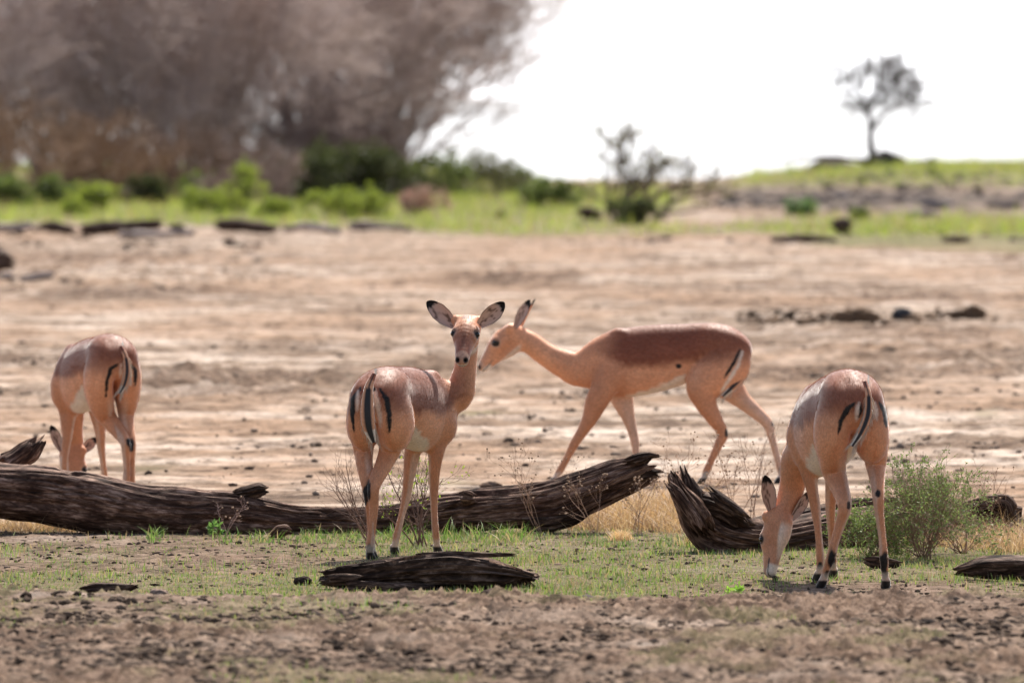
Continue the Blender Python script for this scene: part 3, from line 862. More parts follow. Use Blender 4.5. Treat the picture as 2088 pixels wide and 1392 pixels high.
# --- walking impala, side on, heading left
make_impala("female impala walking left in profile behind the raised end of the long log",
    gD(986), 1486, math.radians(-90), 1.0,
    neck=[('B', .60, 0, .70, .110, 1.55), (1190, 752, 'l', 0, .098, 1.45), (1150, 742, 'l', 0, .076, 1.25), (1112, 722, 'l', .0, .063, 1.1), (1082, 700, 'l', .0, .060, 1.1), (1058, 690, 'l', 0, .062, 1.15), (1046, 684, 'l', 0, .052, 1.1)],
    head=dict(at=(1042, 682, 'l', 0), fwd=(-.69, -.06, -.60), up=(-.6, 0, .69), k=1.06),
    legs=[foreleg(1, [(1220, 812, 'l', .085, .064, 1.25), (1203, 852, 'l', .08, .043, 1.1), (1187, 880, 'l', .075, .032, 1), (1172, 903, 'l', .075, .027, 1), (1157, 932, 'l', .07, .020, 1), (1143, 957, 'l', .07, .021, 1), (1136, 968, 'l', .07, .017, 1), (1130, 978, 'l', .07, .017, 1)]),
          foreleg(-1, [(1268, 812, 'l', -.075, .060, 1.2), (1281, 850, 'l', -.07, .036, 1), (1290, 880, 'l', -.07, .028, 1), (1295, 902, 'l', -.07, .024, 1), (1298, 930, 'l', -.07, .018, 1), (1302, 955, 'l', -.07, .020, 1), (1300, 968, 'l', -.07, .016, 1), (1297, 975, 'l', -.07, .017, 1)]),
          hindleg(1, [(1436, 782, 'l', .085, .098, 1.5), (1438, 818, 'l', .085, .066, 1.2), (1455, 850, 'l', .08, .046, 1), (1474, 884, 'l', .075, .031, 1), (1466, 905, 'l', .075, .026, 1), (1452, 935, 'l', .075, .0205, 1), (1441, 960, 'l', .075, .022, 1), (1437, 972, 'l', .075, .017, 1), (1432, 980, 'l', .075, .017, 1)]),
          hindleg(-1, [(1478, 775, 'l', -.085, .092, 1.5), (1510, 812, 'l', -.08, .054, 1.1), (1540, 838, 'l', -.075, .040, 1), (1566, 864, 'l', -.07, .030, 1), (1573, 888, 'l', -.07, .0225, 1), (1583, 925, 'l', -.07, .0185, 1), (1592, 958, 'l', -.07, .021, 1), (1593, 970, 'l', -.07, .016, 1), (1590, 980, 'l', -.07, .017, 1)])],
    tail=[(1509, 699, 'l', .02, .016, 1), (1521, 728, 'l', .045, .020, 1), (1514, 762, 'l', .09, .024, 1), (1494, 788, 'l', .12, .020, 1), (1474, 808, 'l', .12, .010, 1)],
    ears=[dict(base=(1052, 668, 'l', .045), tip=(1080, 611, 'l', .07), face=(-.5, -.85, .1), w=.034, curl=.55),
          dict(base=(1063, 668, 'l', -.03), tip=(1091, 609, 'l', -.05), face=(-.9, -.1, .1), w=.032, curl=.6)],
    stripes=[([(1509, 712), (1496, 740), (1478, 770)], 3.0, BLK, .2), ([(1514, 716), (1505, 745), (1486, 775), (1470, 800)], 3.0, CREAM, .2)],
    paint=[(1384, 747, 6, 5, BLK, None), (1594, 958, 6, 10, BLK, ('B', 0, 0, 0)) if False else (1596, 960, 7, 11, BLK, None), (1482, 882, 4, 9, (.05, .03, .02), None), (1577, 862, 4, 7, (.05, .03, .02), None), (1440, 968, 6, 7, BLK, None)])

# --- impala looking back at the camera
make_impala("female impala standing with rump to the viewer and head turned to face the camera",
    gD(1141) + .02, 771, math.radians(20), 1.0,
    neck=[('B', .58, 0, .69, .120, 1.5), ('B', .67, .0, .70, .098, 1.3), (931, 806, 't', .72, .077, 1.1), (945, 770, 't', .73, .057, 1.0), (950, 740, 't', .74, .050, 1.0), (953, 710, 't', .745, .049, 1.0), (954, 684, 't', .74, .052, 1.0)],
    head=dict(at=(953, 669, 't', .72), fwd=(-.10, -.90, -.47), up=(0, -.4, .9), k=1.12),
    legs=[hindleg(-1, [(798, 880, 't', .06, .090, 1.45), (795, 915, 't', .09, .060, 1.15), (781, 950, 't', .03, .041, 1), (762, 992, 't', -.06, .031, 1), (762, 1030, 't', -.05, .024, 1), (759, 1075, 't', -.045, .0185, 1), (754, 1112, 't', -.04, .021, 1), (754, 1128, 't', -.025, .016, 1), (753, 1138, 't', -.01, .016, 1)]),
          hindleg(1, [(742, 875, 't', .06, .088, 1.5), (741, 915, 't', .08, .055, 1.15), (744, 955, 't', .02, .038, 1), (751, 1000, 't', -.02, .028, 1), (754, 1040, 't', 0.0, .020, 1), (756, 1080, 't', 0.02, .017, 1), (757, 1112, 't', 0.03, .019, 1), (758, 1124, 't', .04, .015, 1), (758, 1134, 't', .05, .016, 1)]),
          foreleg(-1, [(894, 893, 't', .62, .054, 1.15), (889, 925, 't', .60, .036, 1), (886, 960, 't', .60, .028, 1), (885, 990, 't', .61, .024, 1), (885, 1040, 't', .605, .0165, 1), (888, 1085, 't', .60, .018, 1), (890, 1105, 't', .61, .0155, 1), (891, 1125, 't', .63, .017, 1)]),
          foreleg(1, [(842, 905, 't', .60, .046, 1.15), (838, 940, 't', .585, .034, 1), (833, 975, 't', .575, .027, 1), (829, 1008, 't', .57, .023, 1), (819, 1050, 't', .55, .0165, 1), (809, 1092, 't', .53, .018, 1), (805, 1112, 't', .53, .0155, 1), (802, 1130, 't', .54, .017, 1)])],
    tail=[(763, 762, 't', -.125, .010, 1), (752, 790, 't', -.155, .020, 1), (749, 830, 't', -.175, .030, 1), (752, 870, 't', -.175, .029, 1), (762, 902, 't', -.16, .012, 1)],
    ears=[dict(base=(929, 664, 't', .70), tip=(870, 615, 't', .69), face=(-.25, -.95, .05), w=.041, curl=.42),
          dict(base=(978, 663, 't', .68), tip=(1028, 616, 't', .69), face=(.15, -.97, .05), w=.040, curl=.42)],
    stripes=[([(729, 797), (719, 815), (718, 845), (722, 880)], 4.2, BLK, .2), ([(730, 797), (729, 812), (728, 835)], 3.6, (.74, .60, .50), .2),
             ([(775, 793), (788, 812), (794, 845), (794, 880)], 5.0, BLK, .2), ([(764, 793), (767, 812), (773, 840), (776, 870)], 5.0, (.74, .60, .50), .2)],
    paint=[(766, 752, 3, 14, (.07, .035, .02), None), (763, 793, 3, 5, BLK, None), (735, 793, 2, 5, BLK, None), (751, 998, 5, 22, BLK, None), (744, 1010, 5, 20, BLK, None), (752, 1122, 8, 14, BLK, None), (755, 1135, 9, 9, BLK, None)])

# --- grazing impala at the right
make_impala("female impala grazing at right beside the green shrub with its muzzle in the short grass",
    gD(1200), 1739, math.radians(-10), 1.08,
    neck=[('B', .58, 0, .64, .115, 1.5), ('B', .68, 0, .58, .098, 1.35), (1626, 935, 't', .78, .078, 1.15), (1617, 985, 't', .84, .060, 1.05), (1606, 1025, 't', .85, .055, 1.05), (1593, 1055, 't', .84, .055, 1.05)],
    head=dict(at=(1587, 1065, 't', .82), fwd=(-.24, -.05, -.97), up=(-.55, .83, .1), k=1.0),
    legs=[hindleg(1, [(1697, 915, 't', .06, .092, 1.45), (1700, 955, 't', .11, .062, 1.1), (1713, 995, 't', .04, .042, 1), (1723, 1030, 't', -.06, .032, 1), (1716, 1060, 't', -.05, .025, 1), (1704, 1100, 't', -.04, .020, 1), (1695, 1135, 't', -.03, .022, 1), (1686, 1160, 't', .0, .017, 1), (1676, 1188, 't', .05, .017, 1)], sc=1.05),
          hindleg(-1, [(1784, 905, 't', .06, .085, 1.5), (1786, 945, 't', .09, .052, 1.1), (1789, 975, 't', .02, .036, 1), (1791, 1010, 't', -.06, .027, 1), (1794, 1050, 't', -.055, .0205, 1), (1800, 1100, 't', -.05, .017, 1), (1803, 1140, 't', -.045, .020, 1), (1805, 1170, 't', -.03, .016, 1), (1808, 1195, 't', -.01, .018, 1)], sc=1.05),
          foreleg(1, [(1640, 925, 't', .64, .052, 1.15), (1650, 965, 't', .62, .035, 1), (1657, 1000, 't', .61, .027, 1), (1663, 1035, 't', .61, .024, 1), (1669, 1085, 't', .60, .0165, 1), (1673, 1135, 't', .60, .0185, 1), (1672, 1160, 't', .61, .0155, 1), (1668, 1180, 't', .63, .017, 1)], dz=-.02),
          foreleg(-1, [(1705, 925, 't', .66, .050, 1.1), (1700, 970, 't', .70, .036, 1), (1695, 1010, 't', .74, .027, 1), (1694, 1040, 't', .77, .023, 1), (1696, 1090, 't', .82, .0165, 1), (1698, 1135, 't', .88, .018, 1), (1700, 1155, 't', .90, .0155, 1), (1701, 1168, 't', .93, .016, 1)], dz=-.02)],
    tail=[(1764, 778, 't', -.10, .010, 1), (1771, 805, 't', -.14, .013, 1), (1770, 845, 't', -.16, .017, 1), (1757, 880, 't', -.17, .014, 1), (1738, 910, 't', -.17, .008, 1)],
    ears=[dict(base=(1574, 1044, 't', .82), tip=(1560, 969, 't', .80), face=(.15, -.95, .1), w=.034, curl=.5),
          dict(base=(1614, 1058, 't', .80), tip=(1650, 1002, 't', .82), face=(.5, -.8, -.2), w=.030, curl=.6)],
    stripes=[([(1744, 820), (1730, 832), (1716, 855), (1709, 885)], 4.6, BLK, .2), ([(1752, 820), (1750, 838), (1746, 858)], 4.2, (.74, .60, .50), .2), ([(1757, 820), (1756, 835), (1752, 850)], 2.6, BLK, .2),
             ([(1793, 820), (1804, 838), (1808, 870)], 4.2, BLK, .2), ([(1785, 820), (1786, 838), (1789, 855)], 4.0, (.74, .60, .50), .2)],
    paint=[(1696, 1140, 9, 22, BLK, None), (1688, 1170, 6, 10, BLK, None), (1803, 1145, 9, 20, BLK, None), (1805, 1165, 6, 16, BLK, None), (1790, 1006, 6, 9, BLK, None), (1673, 1153, 5, 8, BLK, None), (1731, 1030, 4, 9, (.05, .03, .02), None), (1771, 778, 2, 26, (.05, .03, .02), None)], torso_dz=-.055)

# --- grazing impala at the left
make_impala("female impala grazing at far left with head down behind the long log",
    gD(1012), 232, math.radians(-21), .985,
    neck=[('B', .58, 0, .64, .115, 1.5), ('B', .68, 0, .57, .098, 1.35), (146, 868, 't', .76, .066, 1.1), (150, 900, 't', .80, .055, 1.05), (150, 920, 't', .80, .052, 1.05)],
    head=dict(at=(149, 928, 't', .78), fwd=(.16, -.1, -.97), up=(.70, .6, .1), k=1.0),
    legs=[hindleg(1, [(206, 818, 't', .07, .092, 1.45), (215, 845, 't', .11, .060, 1.1), (234, 872, 't', .03, .041, 1), (254, 900, 't', -.07, .030, 1), (257, 925, 't', -.06, .024, 1), (258, 955, 't', -.05, .019, 1), (257, 980, 't', -.045, .021, 1), (256, 995, 't', -.03, .016, 1), (254, 1008, 't', 0, .017, 1)]),
          hindleg(-1, [(258, 815, 't', .07, .084, 1.5), (257, 840, 't', .09, .052, 1.1), (260, 868, 't', .03, .036, 1), (267, 903, 't', -.04, .027, 1), (268, 930, 't', -.03, .020, 1), (268, 955, 't', -.02, .0175, 1), (268, 980, 't', -.02, .019, 1), (267, 995, 't', -.01, .015, 1), (266, 1006, 't', .01, .017, 1)]),
          foreleg(1, [(137, 832, 't', .64, .056, 1.15), (138, 862, 't', .62, .036, 1), (137, 890, 't', .61, .028, 1), (134, 910, 't', .61, .024, 1), (132, 940, 't', .60, .017, 1), (131, 970, 't', .60, .018, 1), (131, 985, 't', .61, .0155, 1), (130, 996, 't', .63, .017, 1)], dz=-.02),
          foreleg(-1, [(196, 835, 't', .68, .046, 1.1), (202, 865, 't', .68, .034, 1), (205, 893, 't', .68, .027, 1), (206, 912, 't', .69, .023, 1), (210, 945, 't', .69, .017, 1), (214, 975, 't', .70, .018, 1), (215, 985, 't', .71, .0155, 1), (215, 995, 't', .73, .017, 1)], dz=-.02)],
    tail=[(246, 706, 't', -.10, .010, 1), (256, 728, 't', -.14, .013, 1), (259, 757, 't', -.16, .016, 1), (254, 783, 't', -.165, .013, 1), (243, 803, 't', -.16, .008, 1)],
    ears=[dict(base=(127, 921, 't', .78), tip=(103, 867, 't', .80), face=(.3, -.5, -.6), w=.030, curl=.5),
          dict(base=(164, 924, 't', .76), tip=(196, 892, 't', .78), face=(.4, -.6, .5), w=.030, curl=.5)],
    stripes=[([(240, 742), (226, 752), (218, 775), (216, 808)], 3.6, BLK, .2), ([(247, 742), (246, 755), (244, 770)], 2.0, (.74, .60, .50), .2),
             ([(267, 742), (276, 755), (276, 785)], 3.2, BLK, .2), ([(264, 745), (264, 760), (266, 785)], 2.4, (.74, .60, .50), .2)],
    paint=[(261, 900, 4, 9, BLK, None), (268, 908, 5, 13, BLK, None), (250, 708, 2, 18, (.05, .03, .02), None)], torso_dz=-.05)

# ------------------------------------------------------------------ wood
def wood(name, prof, D, mat, ns=56, depth=1.0, amp=0.012, seed=1, parent=None, jag=0.05, step=0.012, loc=None, groove=1.0, ddepth=None, endt=.78):
    """log swept along the picture: prof rows px, top, bottom; round section, real thickness"""
    prof = np.asarray(prof, float)
    n = max(12, int(np.hypot(*(np.ptp(prof[:, 0]), np.ptp(prof[:, 1]))) / FX * D / step))
    seg = np.concatenate([[0], np.cumsum(np.hypot(np.diff(prof[:, 0]), np.diff((prof[:, 1] + prof[:, 2]) / 2)))])
    u = np.linspace(0, seg[-1], n)
    i = np.clip(np.searchsorted(seg, u, side='right') - 1, 0, len(seg) - 2); w = (u - seg[i]) / (seg[i + 1] - seg[i])
    def sm(c):
        q = np.interp(u, seg, c); ker = np.hanning(max(3, n // (2 * len(prof)) * 2 + 1)); ker /= ker.sum()
        m = len(ker) // 2; return np.convolve(np.pad(q, m, mode='edge'), ker, 'valid')[:n]
    px, tp, bt = sm(prof[:, 0]), sm(prof[:, 1]), sm(prof[:, 2])
    Dl = D + (sm(np.asarray(ddepth, float)) if ddepth is not None else 0)
    cen = np.stack([(px - CXP) / FX * Dl, Dl * np.ones(n), H - ((tp + bt) / 2 - HZ) / FX * Dl], axis=1)
    if prof.shape[1] > 3: rad = sm(prof[:, 3]) / FX * D
    else: rad = (bt - tp) / 2 / FX * D
    T, A, B = frames(cen[None]); T, A, B = T[0], A[0], B[0]
    L = u / FX * D
    th = np.arange(ns) * 2 * np.pi / ns
    TH, LL = np.meshgrid(th, L)
    q = np.stack([np.cos(TH) * 1.5, np.sin(TH) * 1.5, LL * 2.2], axis=-1) + seed * 7.7
    g = vnoise(np.stack([np.cos(TH) * 4.5, np.sin(TH) * 4.5, LL * 1.6], axis=-1) + seed, seed)
    g2 = vnoise(np.stack([np.cos(TH) * 11, np.sin(TH) * 11, LL * 4.0], axis=-1) + seed, seed + 3)
    crack = -np.clip(1 - np.abs(g) * 6, 0, 1) * 1.3
    disp = amp * (1.3 * fbm3(q, 3, seed) + groove * (crack + .45 * g2))
    end = np.minimum(np.arange(n), np.arange(n)[::-1]) / max(n * .04, 2)
    taper = np.clip(endt + (1 - endt) * end, 0, 1)[:, None]
    Rr = (rad[:, None] * taper + disp)
    # jagged ends
    jg = jag * vnoise(np.stack([np.cos(TH) * 3, np.sin(TH) * 3, np.zeros_like(TH)], axis=-1) + seed * 3, seed + 9)
    e0 = np.clip(1 - np.arange(n) / (n * .12), 0, 1)[:, None]; e1 = e0[::-1]
    along = jg * e1 - jg * e0
    V = cen[:, None, :] + Rr[..., None] * (np.cos(TH)[..., None] * A[:, None, :] * depth + np.sin(TH)[..., None] * B[:, None, :]) + along[..., None] * T[:, None, :]
    V = V.reshape(-1, 3)
    idx = np.arange(n * ns).reshape(n, ns)
    F = np.stack([idx[:-1], np.roll(idx, -1, 1)[:-1], np.roll(idx, -1, 1)[1:], idx[1:]], axis=-1).reshape(-1, 4)
    c0 = V[:ns].mean(0) + T[0] * rad[0] * .4; c1 = V[-ns:].mean(0) - T[-1] * rad[-1] * .4
    V = np.vstack([V, c0, c1])
    tri = np.vstack([np.stack([np.roll(idx[0], -1), idx[0], np.full(ns, n * ns)], 1), np.stack([idx[-1], np.roll(idx[-1], -1), np.full(ns, n * ns + 1)], 1)])
    rm = rad.mean()
    uv = np.stack([np.cos(TH) * rm, LL, np.sin(TH) * rm], axis=-1).reshape(-1, 3)
    uv = np.vstack([uv, [[0, 0, 0], [0, L[-1], 0]]])
    if loc is not None: V = V - np.asarray(loc)
    return mesh_obj(name, V, F, mat, parent, uv=uv, tri=tri, loc=None)

DL = 47.75
base = on_ground(560, 1095)
log = empty("fallen_log", tuple(base)); tag(log, "long weathered fallen tree trunk lying across the scene with one end raised off the ground", "log")
P_LOG = [(-260, 905, 1040), (-120, 925, 1050), (0, 944, 1058), (100, 951, 1070), (200, 968, 1085), (300, 990, 1096), (400, 998, 1099), (480, 1003, 1100), (600, 1028, 1100), (700, 1034, 1098), (800, 1034, 1097), (880, 1014, 1090), (960, 1001, 1084), (1060, 994, 1080), (1130, 984, 1076), (1180, 968, 1060), (1225, 955, 1036), (1275, 936, 1012), (1322, 924, 986)]
wood("trunk", P_LOG, DL, M_LOG, ns=130, amp=0.017, seed=2, parent=log, jag=.07, loc=base, step=.011)
wood("branch_stub", [(10, 925, 990), (35, 915, 960), (58, 897, 945), (78, 884, 915)], DL + .28, M_LOG, amp=.010, seed=5, parent=log, jag=.05, loc=base)
wood("knot", [(480, 998, 1016), (505, 992, 1016), (528, 985, 1012), (541, 990, 1008)], DL - .02, M_LOG2, amp=.008, seed=8, parent=log, jag=.02, loc=base)
wood("knot", [(940, 998, 1030), (955, 998, 1030), (968, 1004, 1026)], DL - .12, M_LOG, amp=.010, seed=9, parent=log, jag=.02, loc=base)
wood("splinter", [(1285, 930, 950), (1310, 922, 945), (1325, 921, 938), (1334, 926, 934)], DL - .08, M_LOG2, amp=.008, seed=11, parent=log, jag=.04, loc=base)
wood("splinter", [(1295, 955, 985), (1320, 950, 978), (1338, 958, 972)], DL - .03, M_LOG2, amp=.008, seed=12, parent=log, jag=.05, loc=base)
wood("root", [(1060, 1040, 1082), (1120, 1035, 1086), (1170, 1032, 1070), (1198, 1028, 1050)], DL - .05, M_LOG2, amp=.012, seed=13, parent=log, jag=.05, loc=base)

# dark split piece in front of the impala
b2 = on_ground(870, 1205)
ck = empty("split_log", tuple(b2)); tag(ck, "dark split piece of driftwood lying in front of the impala that looks at the camera", "driftwood")
wood("slab", [(668, 1160, 1196), (700, 1153, 1203), (770, 1143, 1206), (850, 1130, 1204), (920, 1126, 1200), (985, 1134, 1197), (1040, 1150, 1192), (1080, 1166, 1188)], b2[1] + .12, M_LOG2, ns=90, amp=.016, seed=21, parent=ck, jag=.06, loc=b2, step=.007, groove=2.2, depth=1.1, endt=.98)
wood("splinter", [(850, 1126, 1140), (920, 1123, 1136), (985, 1126, 1136), (1048, 1129, 1134)], b2[1] + .10, M_LOG2, ns=24, amp=.004, seed=22, parent=ck, jag=.03, loc=b2)
wood("splinter", [(666, 1170, 1192), (700, 1168, 1192), (735, 1170, 1190)], b2[1] + .02, M_LOG2, ns=24, amp=.006, seed=23, parent=ck, jag=.03, loc=b2)
wood("splinter", [(700, 1180, 1206), (790, 1186, 1207), (880, 1190, 1206)], b2[1] + .02, M_LOG2, ns=24, amp=.006, seed=24, parent=ck, jag=.03, loc=b2)

# stump with a curving root trunk behind the grazing impala
b3 = on_ground(1480, 1130)
st = empty("broken_stump", tuple(b3)); tag(st, "jagged broken stump curving down into a half buried trunk behind the grazing impala at right", "tree stump")
Ds = b3[1] + .25
wood("trunk", [(1390, 985, 1000, 20), (1404, 1004, 1036, 28), (1424, 1030, 1080, 42), (1456, 1060, 1120, 46), (1510, 1080, 1134, 44), (1580, 1075, 1140, 40), (1660, 1050, 1135, 42), (1740, 1035, 1130, 46), (1820, 1030, 1125, 48), (1920, 1025, 1115, 46), (2000, 1018, 1105, 42), (2062, 1030, 1095, 34)], Ds, M_LOG, ns=90, amp=.020, seed=31, parent=st, jag=.10, loc=b3, groove=1.5, ddepth=[0, 0, 0, 0, 0, .1, .3, .5, .7, .8, .9, 1.0])
wood("splinter", [(1380, 968, 980), (1392, 985, 1010), (1412, 1005, 1050), (1440, 1050, 1095)], Ds - .12, M_LOG, ns=36, amp=.012, seed=32, parent=st, jag=.06, loc=b3, groove=1.5)
wood("splinter", [(1452, 992, 1008), (1470, 1005, 1030), (1492, 1020, 1045), (1520, 1042, 1068)], Ds - .1, M_LOG2, ns=30, amp=.010, seed=33, parent=st, jag=.05, loc=b3)
wood("splinter", [(1405, 1000, 1040), (1440, 1004, 1050), (1476, 1018, 1060), (1520, 1052, 1090)], Ds - .03, M_LOG2, ns=40, amp=.014, seed=34, parent=st, jag=.05, loc=b3)
wood("splinter", [(1368, 985, 996), (1378, 990, 1014), (1398, 1020, 1050), (1425, 1060, 1090)], Ds - .16, M_LOG, ns=24, amp=.008, seed=37, parent=st, jag=.05, loc=b3)
wood("splinter", [(1398, 958, 975), (1406, 975, 1005), (1420, 1000, 1040)], Ds - .06, M_LOG2, ns=24, amp=.008, seed=38, parent=st, jag=.06, loc=b3)
wood("splinter", [(1416, 985, 1000), (1424, 1000, 1030), (1440, 1030, 1070)], Ds + .02, M_LOG, ns=24, amp=.008, seed=39, parent=st, jag=.06, loc=b3)
wood("root", [(1500, 1068, 1100), (1570, 1052, 1086), (1650, 1034, 1066), (1740, 1016, 1046), (1830, 1012, 1040)], Ds + .15, M_LOG2, ns=40, amp=.016, seed=35, parent=st, jag=.05, loc=b3, ddepth=[0, .1, .3, .5, .7])
wood("root", [(1950, 1030, 1060), (2010, 1012, 1050), (2050, 1008, 1048), (2062, 1040, 1070)], Ds + .8, M_LOG2, ns=40, amp=.016, seed=36, parent=st, jag=.06, loc=b3)

def piece(name, prof, label, cat, mat, gy, seed, depth=1.0, group=None, amp=None, parent=None, dd=0.0, ns=32):
    prof = np.asarray(prof, float)
    cx = prof[:, 0].mean()
    g = on_ground(cx, gy)
    r = (prof[:, 2] - prof[:, 1]).max() / 2 / FX * g[1]
    o = wood(name, prof - 0, g[1] + r * .6 + dd, mat, ns=ns, depth=depth, amp=amp if amp else r * .25, seed=seed, jag=r * .8, step=max(.006, g[1] / FX * 3), loc=g)
    o.location = tuple(g)
    tag(o, label, cat, group)
    return o
piece("bark_slab", [(168, 1196, 1214), (195, 1188, 1216), (235, 1186, 1213), (262, 1190, 1204), (274, 1192, 1199)], "flat dark slab of bark lying in the grass at lower left", "bark", M_LOG2, 1216, 41, 1.2)
piece("bark_slab", [(1955, 1158, 1172), (2000, 1136, 1180), (2060, 1132, 1184), (2140, 1134, 1182), (2200, 1140, 1180)], "thick dark bark slab at the right edge under the green shrub", "bark", M_LOG2, 1184, 42, 1.0)
piece("curled_bark", [(552, 1086, 1098), (568, 1070, 1096), (582, 1068, 1094), (592, 1078, 1090)], "small curled bark piece standing against the middle of the long log", "bark", M_LOG, 1100, 43)
piece("wood_chunk", [(1766, 1134, 1150), (1785, 1132, 1160), (1812, 1136, 1160), (1834, 1142, 1154)], "brown wood chunk behind the right hind hoof of the grazing impala", "wood chunk", M_LOG2, 1160, 44)
piece("driftwood_stick", [(1895, 1212, 1216), (1930, 1208, 1213), (1965, 1203, 1208)], "thin dark stick lying on bare soil at lower right", "stick", M_LOG2, 1216, 45)
piece("driftwood_stick", [(0, 1205, 1210), (30, 1212, 1217), (60, 1216, 1222)], "pale brown twig lying at the lower left edge", "stick", M_LOG, 1224, 46)
# far driftwood line
far_logs = [
    ([(165, 460, 478), (210, 453, 480), (270, 450, 474), (330, 448, 466)], "large dark brown driftwood log at the edge of the far meadow", M_LOG2, 481),
    ([(80, 456, 468), (110, 450, 474), (150, 462, 478)], "grey brown stump just left of the large dark far log", M_LOG2, 479),
    ([(-30, 452, 470), (20, 456, 474), (70, 452, 466)], "pale driftwood log at the left edge of the far meadow", M_DRIFT, 476),
    ([(345, 458, 466), (360, 455, 476), (378, 462, 478)], "small black stub right of the large dark far log", M_LOG2, 478),
    ([(240, 470, 488), (330, 470, 484), (400, 466, 480)], "pale plank of driftwood lying just below the large dark far log", M_DRIFT, 490),
    ([(440, 448, 470), (475, 444, 470), (520, 450, 476), (565, 458, 476)], "dark tangled driftwood stump in the middle of the far log line", M_LOG2, 478),
    ([(575, 462, 474), (620, 452, 470), (660, 455, 472), (695, 466, 478)], "curved pale driftwood log right of the tangled stump", M_DRIFT, 478),
    ([(712, 452, 468), (740, 448, 470), (790, 454, 468), (840, 462, 472)], "low grey driftwood log at the right end of the far log line", M_DRIFT, 472),
    ([(-20, 508, 556), (2, 504, 558), (20, 520, 556)], "reddish dark stump cut by the left edge of the picture", M_LOG2, 560),
    ([(-20, 560, 574), (25, 552, 572)], "bleached white plank lying by the reddish stump at the left edge", M_DRIFT, 574),
    ([(40, 562, 576), (75, 556, 572), (110, 552, 566)], "bleached white driftwood stick right of the white plank", M_DRIFT, 575),
    ([(1570, 482, 494), (1640, 478, 494), (1705, 484, 494)], "low dark log lying at the foot of the right meadow", M_LOG2, 495),
    ([(1700, 446, 466), (1716, 442, 478), (1732, 450, 480)], "short dark upright stump in the right meadow", M_LOG2, 482),
    ([(1920, 486, 496), (1950, 480, 496), (1980, 484, 494)], "short brown log near the right edge of the right meadow", M_LOG2, 497),
    ([(1180, 424, 440), (1200, 418, 448), (1222, 428, 450)], "small dark stump left of the twisted shrub", M_LOG2, 452),
]
for i, (pr, lb, mt, gy) in enumerate(far_logs):
    piece("driftwood_log" if "stump" not in lb and "stub" not in lb else "driftwood_stump", pr, lb, "driftwood", mt, gy, 50 + i, group="driftwood along the far meadow", ns=20)

# ------------------------------------------------------------------ stones, dung and clods
def ico():
    t = (1 + 5 ** .5) / 2
    V = np.array([(-1, t, 0), (1, t, 0), (-1, -t, 0), (1, -t, 0), (0, -1, t), (0, 1, t), (0, -1, -t), (0, 1, -t), (t, 0, -1), (t, 0, 1), (-t, 0, -1), (-t, 0, 1)], float)
    V /= np.linalg.norm(V[0])
    F = np.array([(0, 11, 5), (0, 5, 1), (0, 1, 7), (0, 7, 10), (0, 10, 11), (1, 5, 9), (5, 11, 4), (11, 10, 2), (10, 7, 6), (7, 1, 8), (3, 9, 4), (3, 4, 2), (3, 2, 6), (3, 6, 8), (3, 8, 9), (4, 9, 5), (2, 4, 11), (6, 2, 10), (8, 6, 7), (9, 8, 1)])
    return V, F
def subdiv(V, F):
    E = {}; V = [tuple(v) for v in V]; out = []
    def mid(a, b):
        k = (min(a, b), max(a, b))
        if k not in E:
            m = (np.array(V[a]) + V[b]) / 2; m /= np.linalg.norm(m); V.append(tuple(m)); E[k] = len(V) - 1
        return E[k]
    for a, b, c in F:
        ab, bc, ca = mid(a, b), mid(b, c), mid(c, a)
        out += [(a, ab, ca), (b, bc, ab), (c, ca, bc), (ab, bc, ca)]
    return np.array(V), np.array(out)
I0 = ico(); I1 = subdiv(*I0); I2 = subdiv(*I1); I3 = subdiv(*I2)

def lump(name, px, py, wpx, hpx, label, cat, col, seed, group=None, rough=.35, lumps=1):
    """a stone or clod: base seen at px,py ; wpx wide, hpx tall"""
    g = on_ground(px, py); s = FX / g[1]
    acc = Acc(); r = np.random.default_rng(seed)
    for k in range(lumps):
        V, F = I3
        n = fbm3(V * 1.6 + seed * 3.1 + k * 5, 4, seed)[:, None]
        n2 = vnoise(V * 5 + seed, seed + 1)[:, None]
        P = V * (1 + rough * n + .12 * n2)
        w = wpx / s / 2; h = hpx / s
        if lumps == 1: P = P * np.array([w, w * .8, h * .62]) + np.array([0, 0, h * .42])
        else:
            sc = .35 + .5 * r.random()
            P = P * np.array([w * sc, w * .6 * sc, h * sc * .7]) + np.array([(r.random() - .5) * 1.5 * w, (r.random() - .5) * w, h * sc * .45])
        acc.add(P, F, col)
    o = acc.build(name, M_CLOD)
    o.location = tuple(g)
    return tag(o, label, cat, group)
STONE = (.22, .16, .13); DUNG = (.13, .085, .055)
lump("stone", 325, 1222, 40, 22, "rough brown stone right of the flat bark slab", "stone", STONE, 3)
lump("stone", 205, 1234, 62, 15, "low brown stone just below the flat bark slab", "stone", (.26, .19, .155), 4)
lump("dung_clod", 617, 1193, 38, 17, "small black dung clod in the grass left of the dark split log", "dung", (.035, .025, .02), 5)
lump("stone", 1012, 1222, 56, 22, "dark rough stone below the right end of the dark split log", "stone", (.08, .055, .045), 6)
lump("stone", 1195, 1236, 42, 22, "dark grey tilted stone on the bare rim of the foreground", "stone", (.12, .10, .095), 7)
lump("stone", 1720, 1240, 46, 14, "small dark clod below the grazing impala's shadow", "clod", (.06, .045, .035), 8)
lump("mud_clod", 1000, 997, 40, 14, "dark pointed clod of mud behind the middle of the long log", "clod", (.12, .08, .06), 9)
lump("mud_clod", 1812, 720, 32, 12, "small black clod alone on the bare flat above the right impala", "clod", (.035, .027, .025), 10)
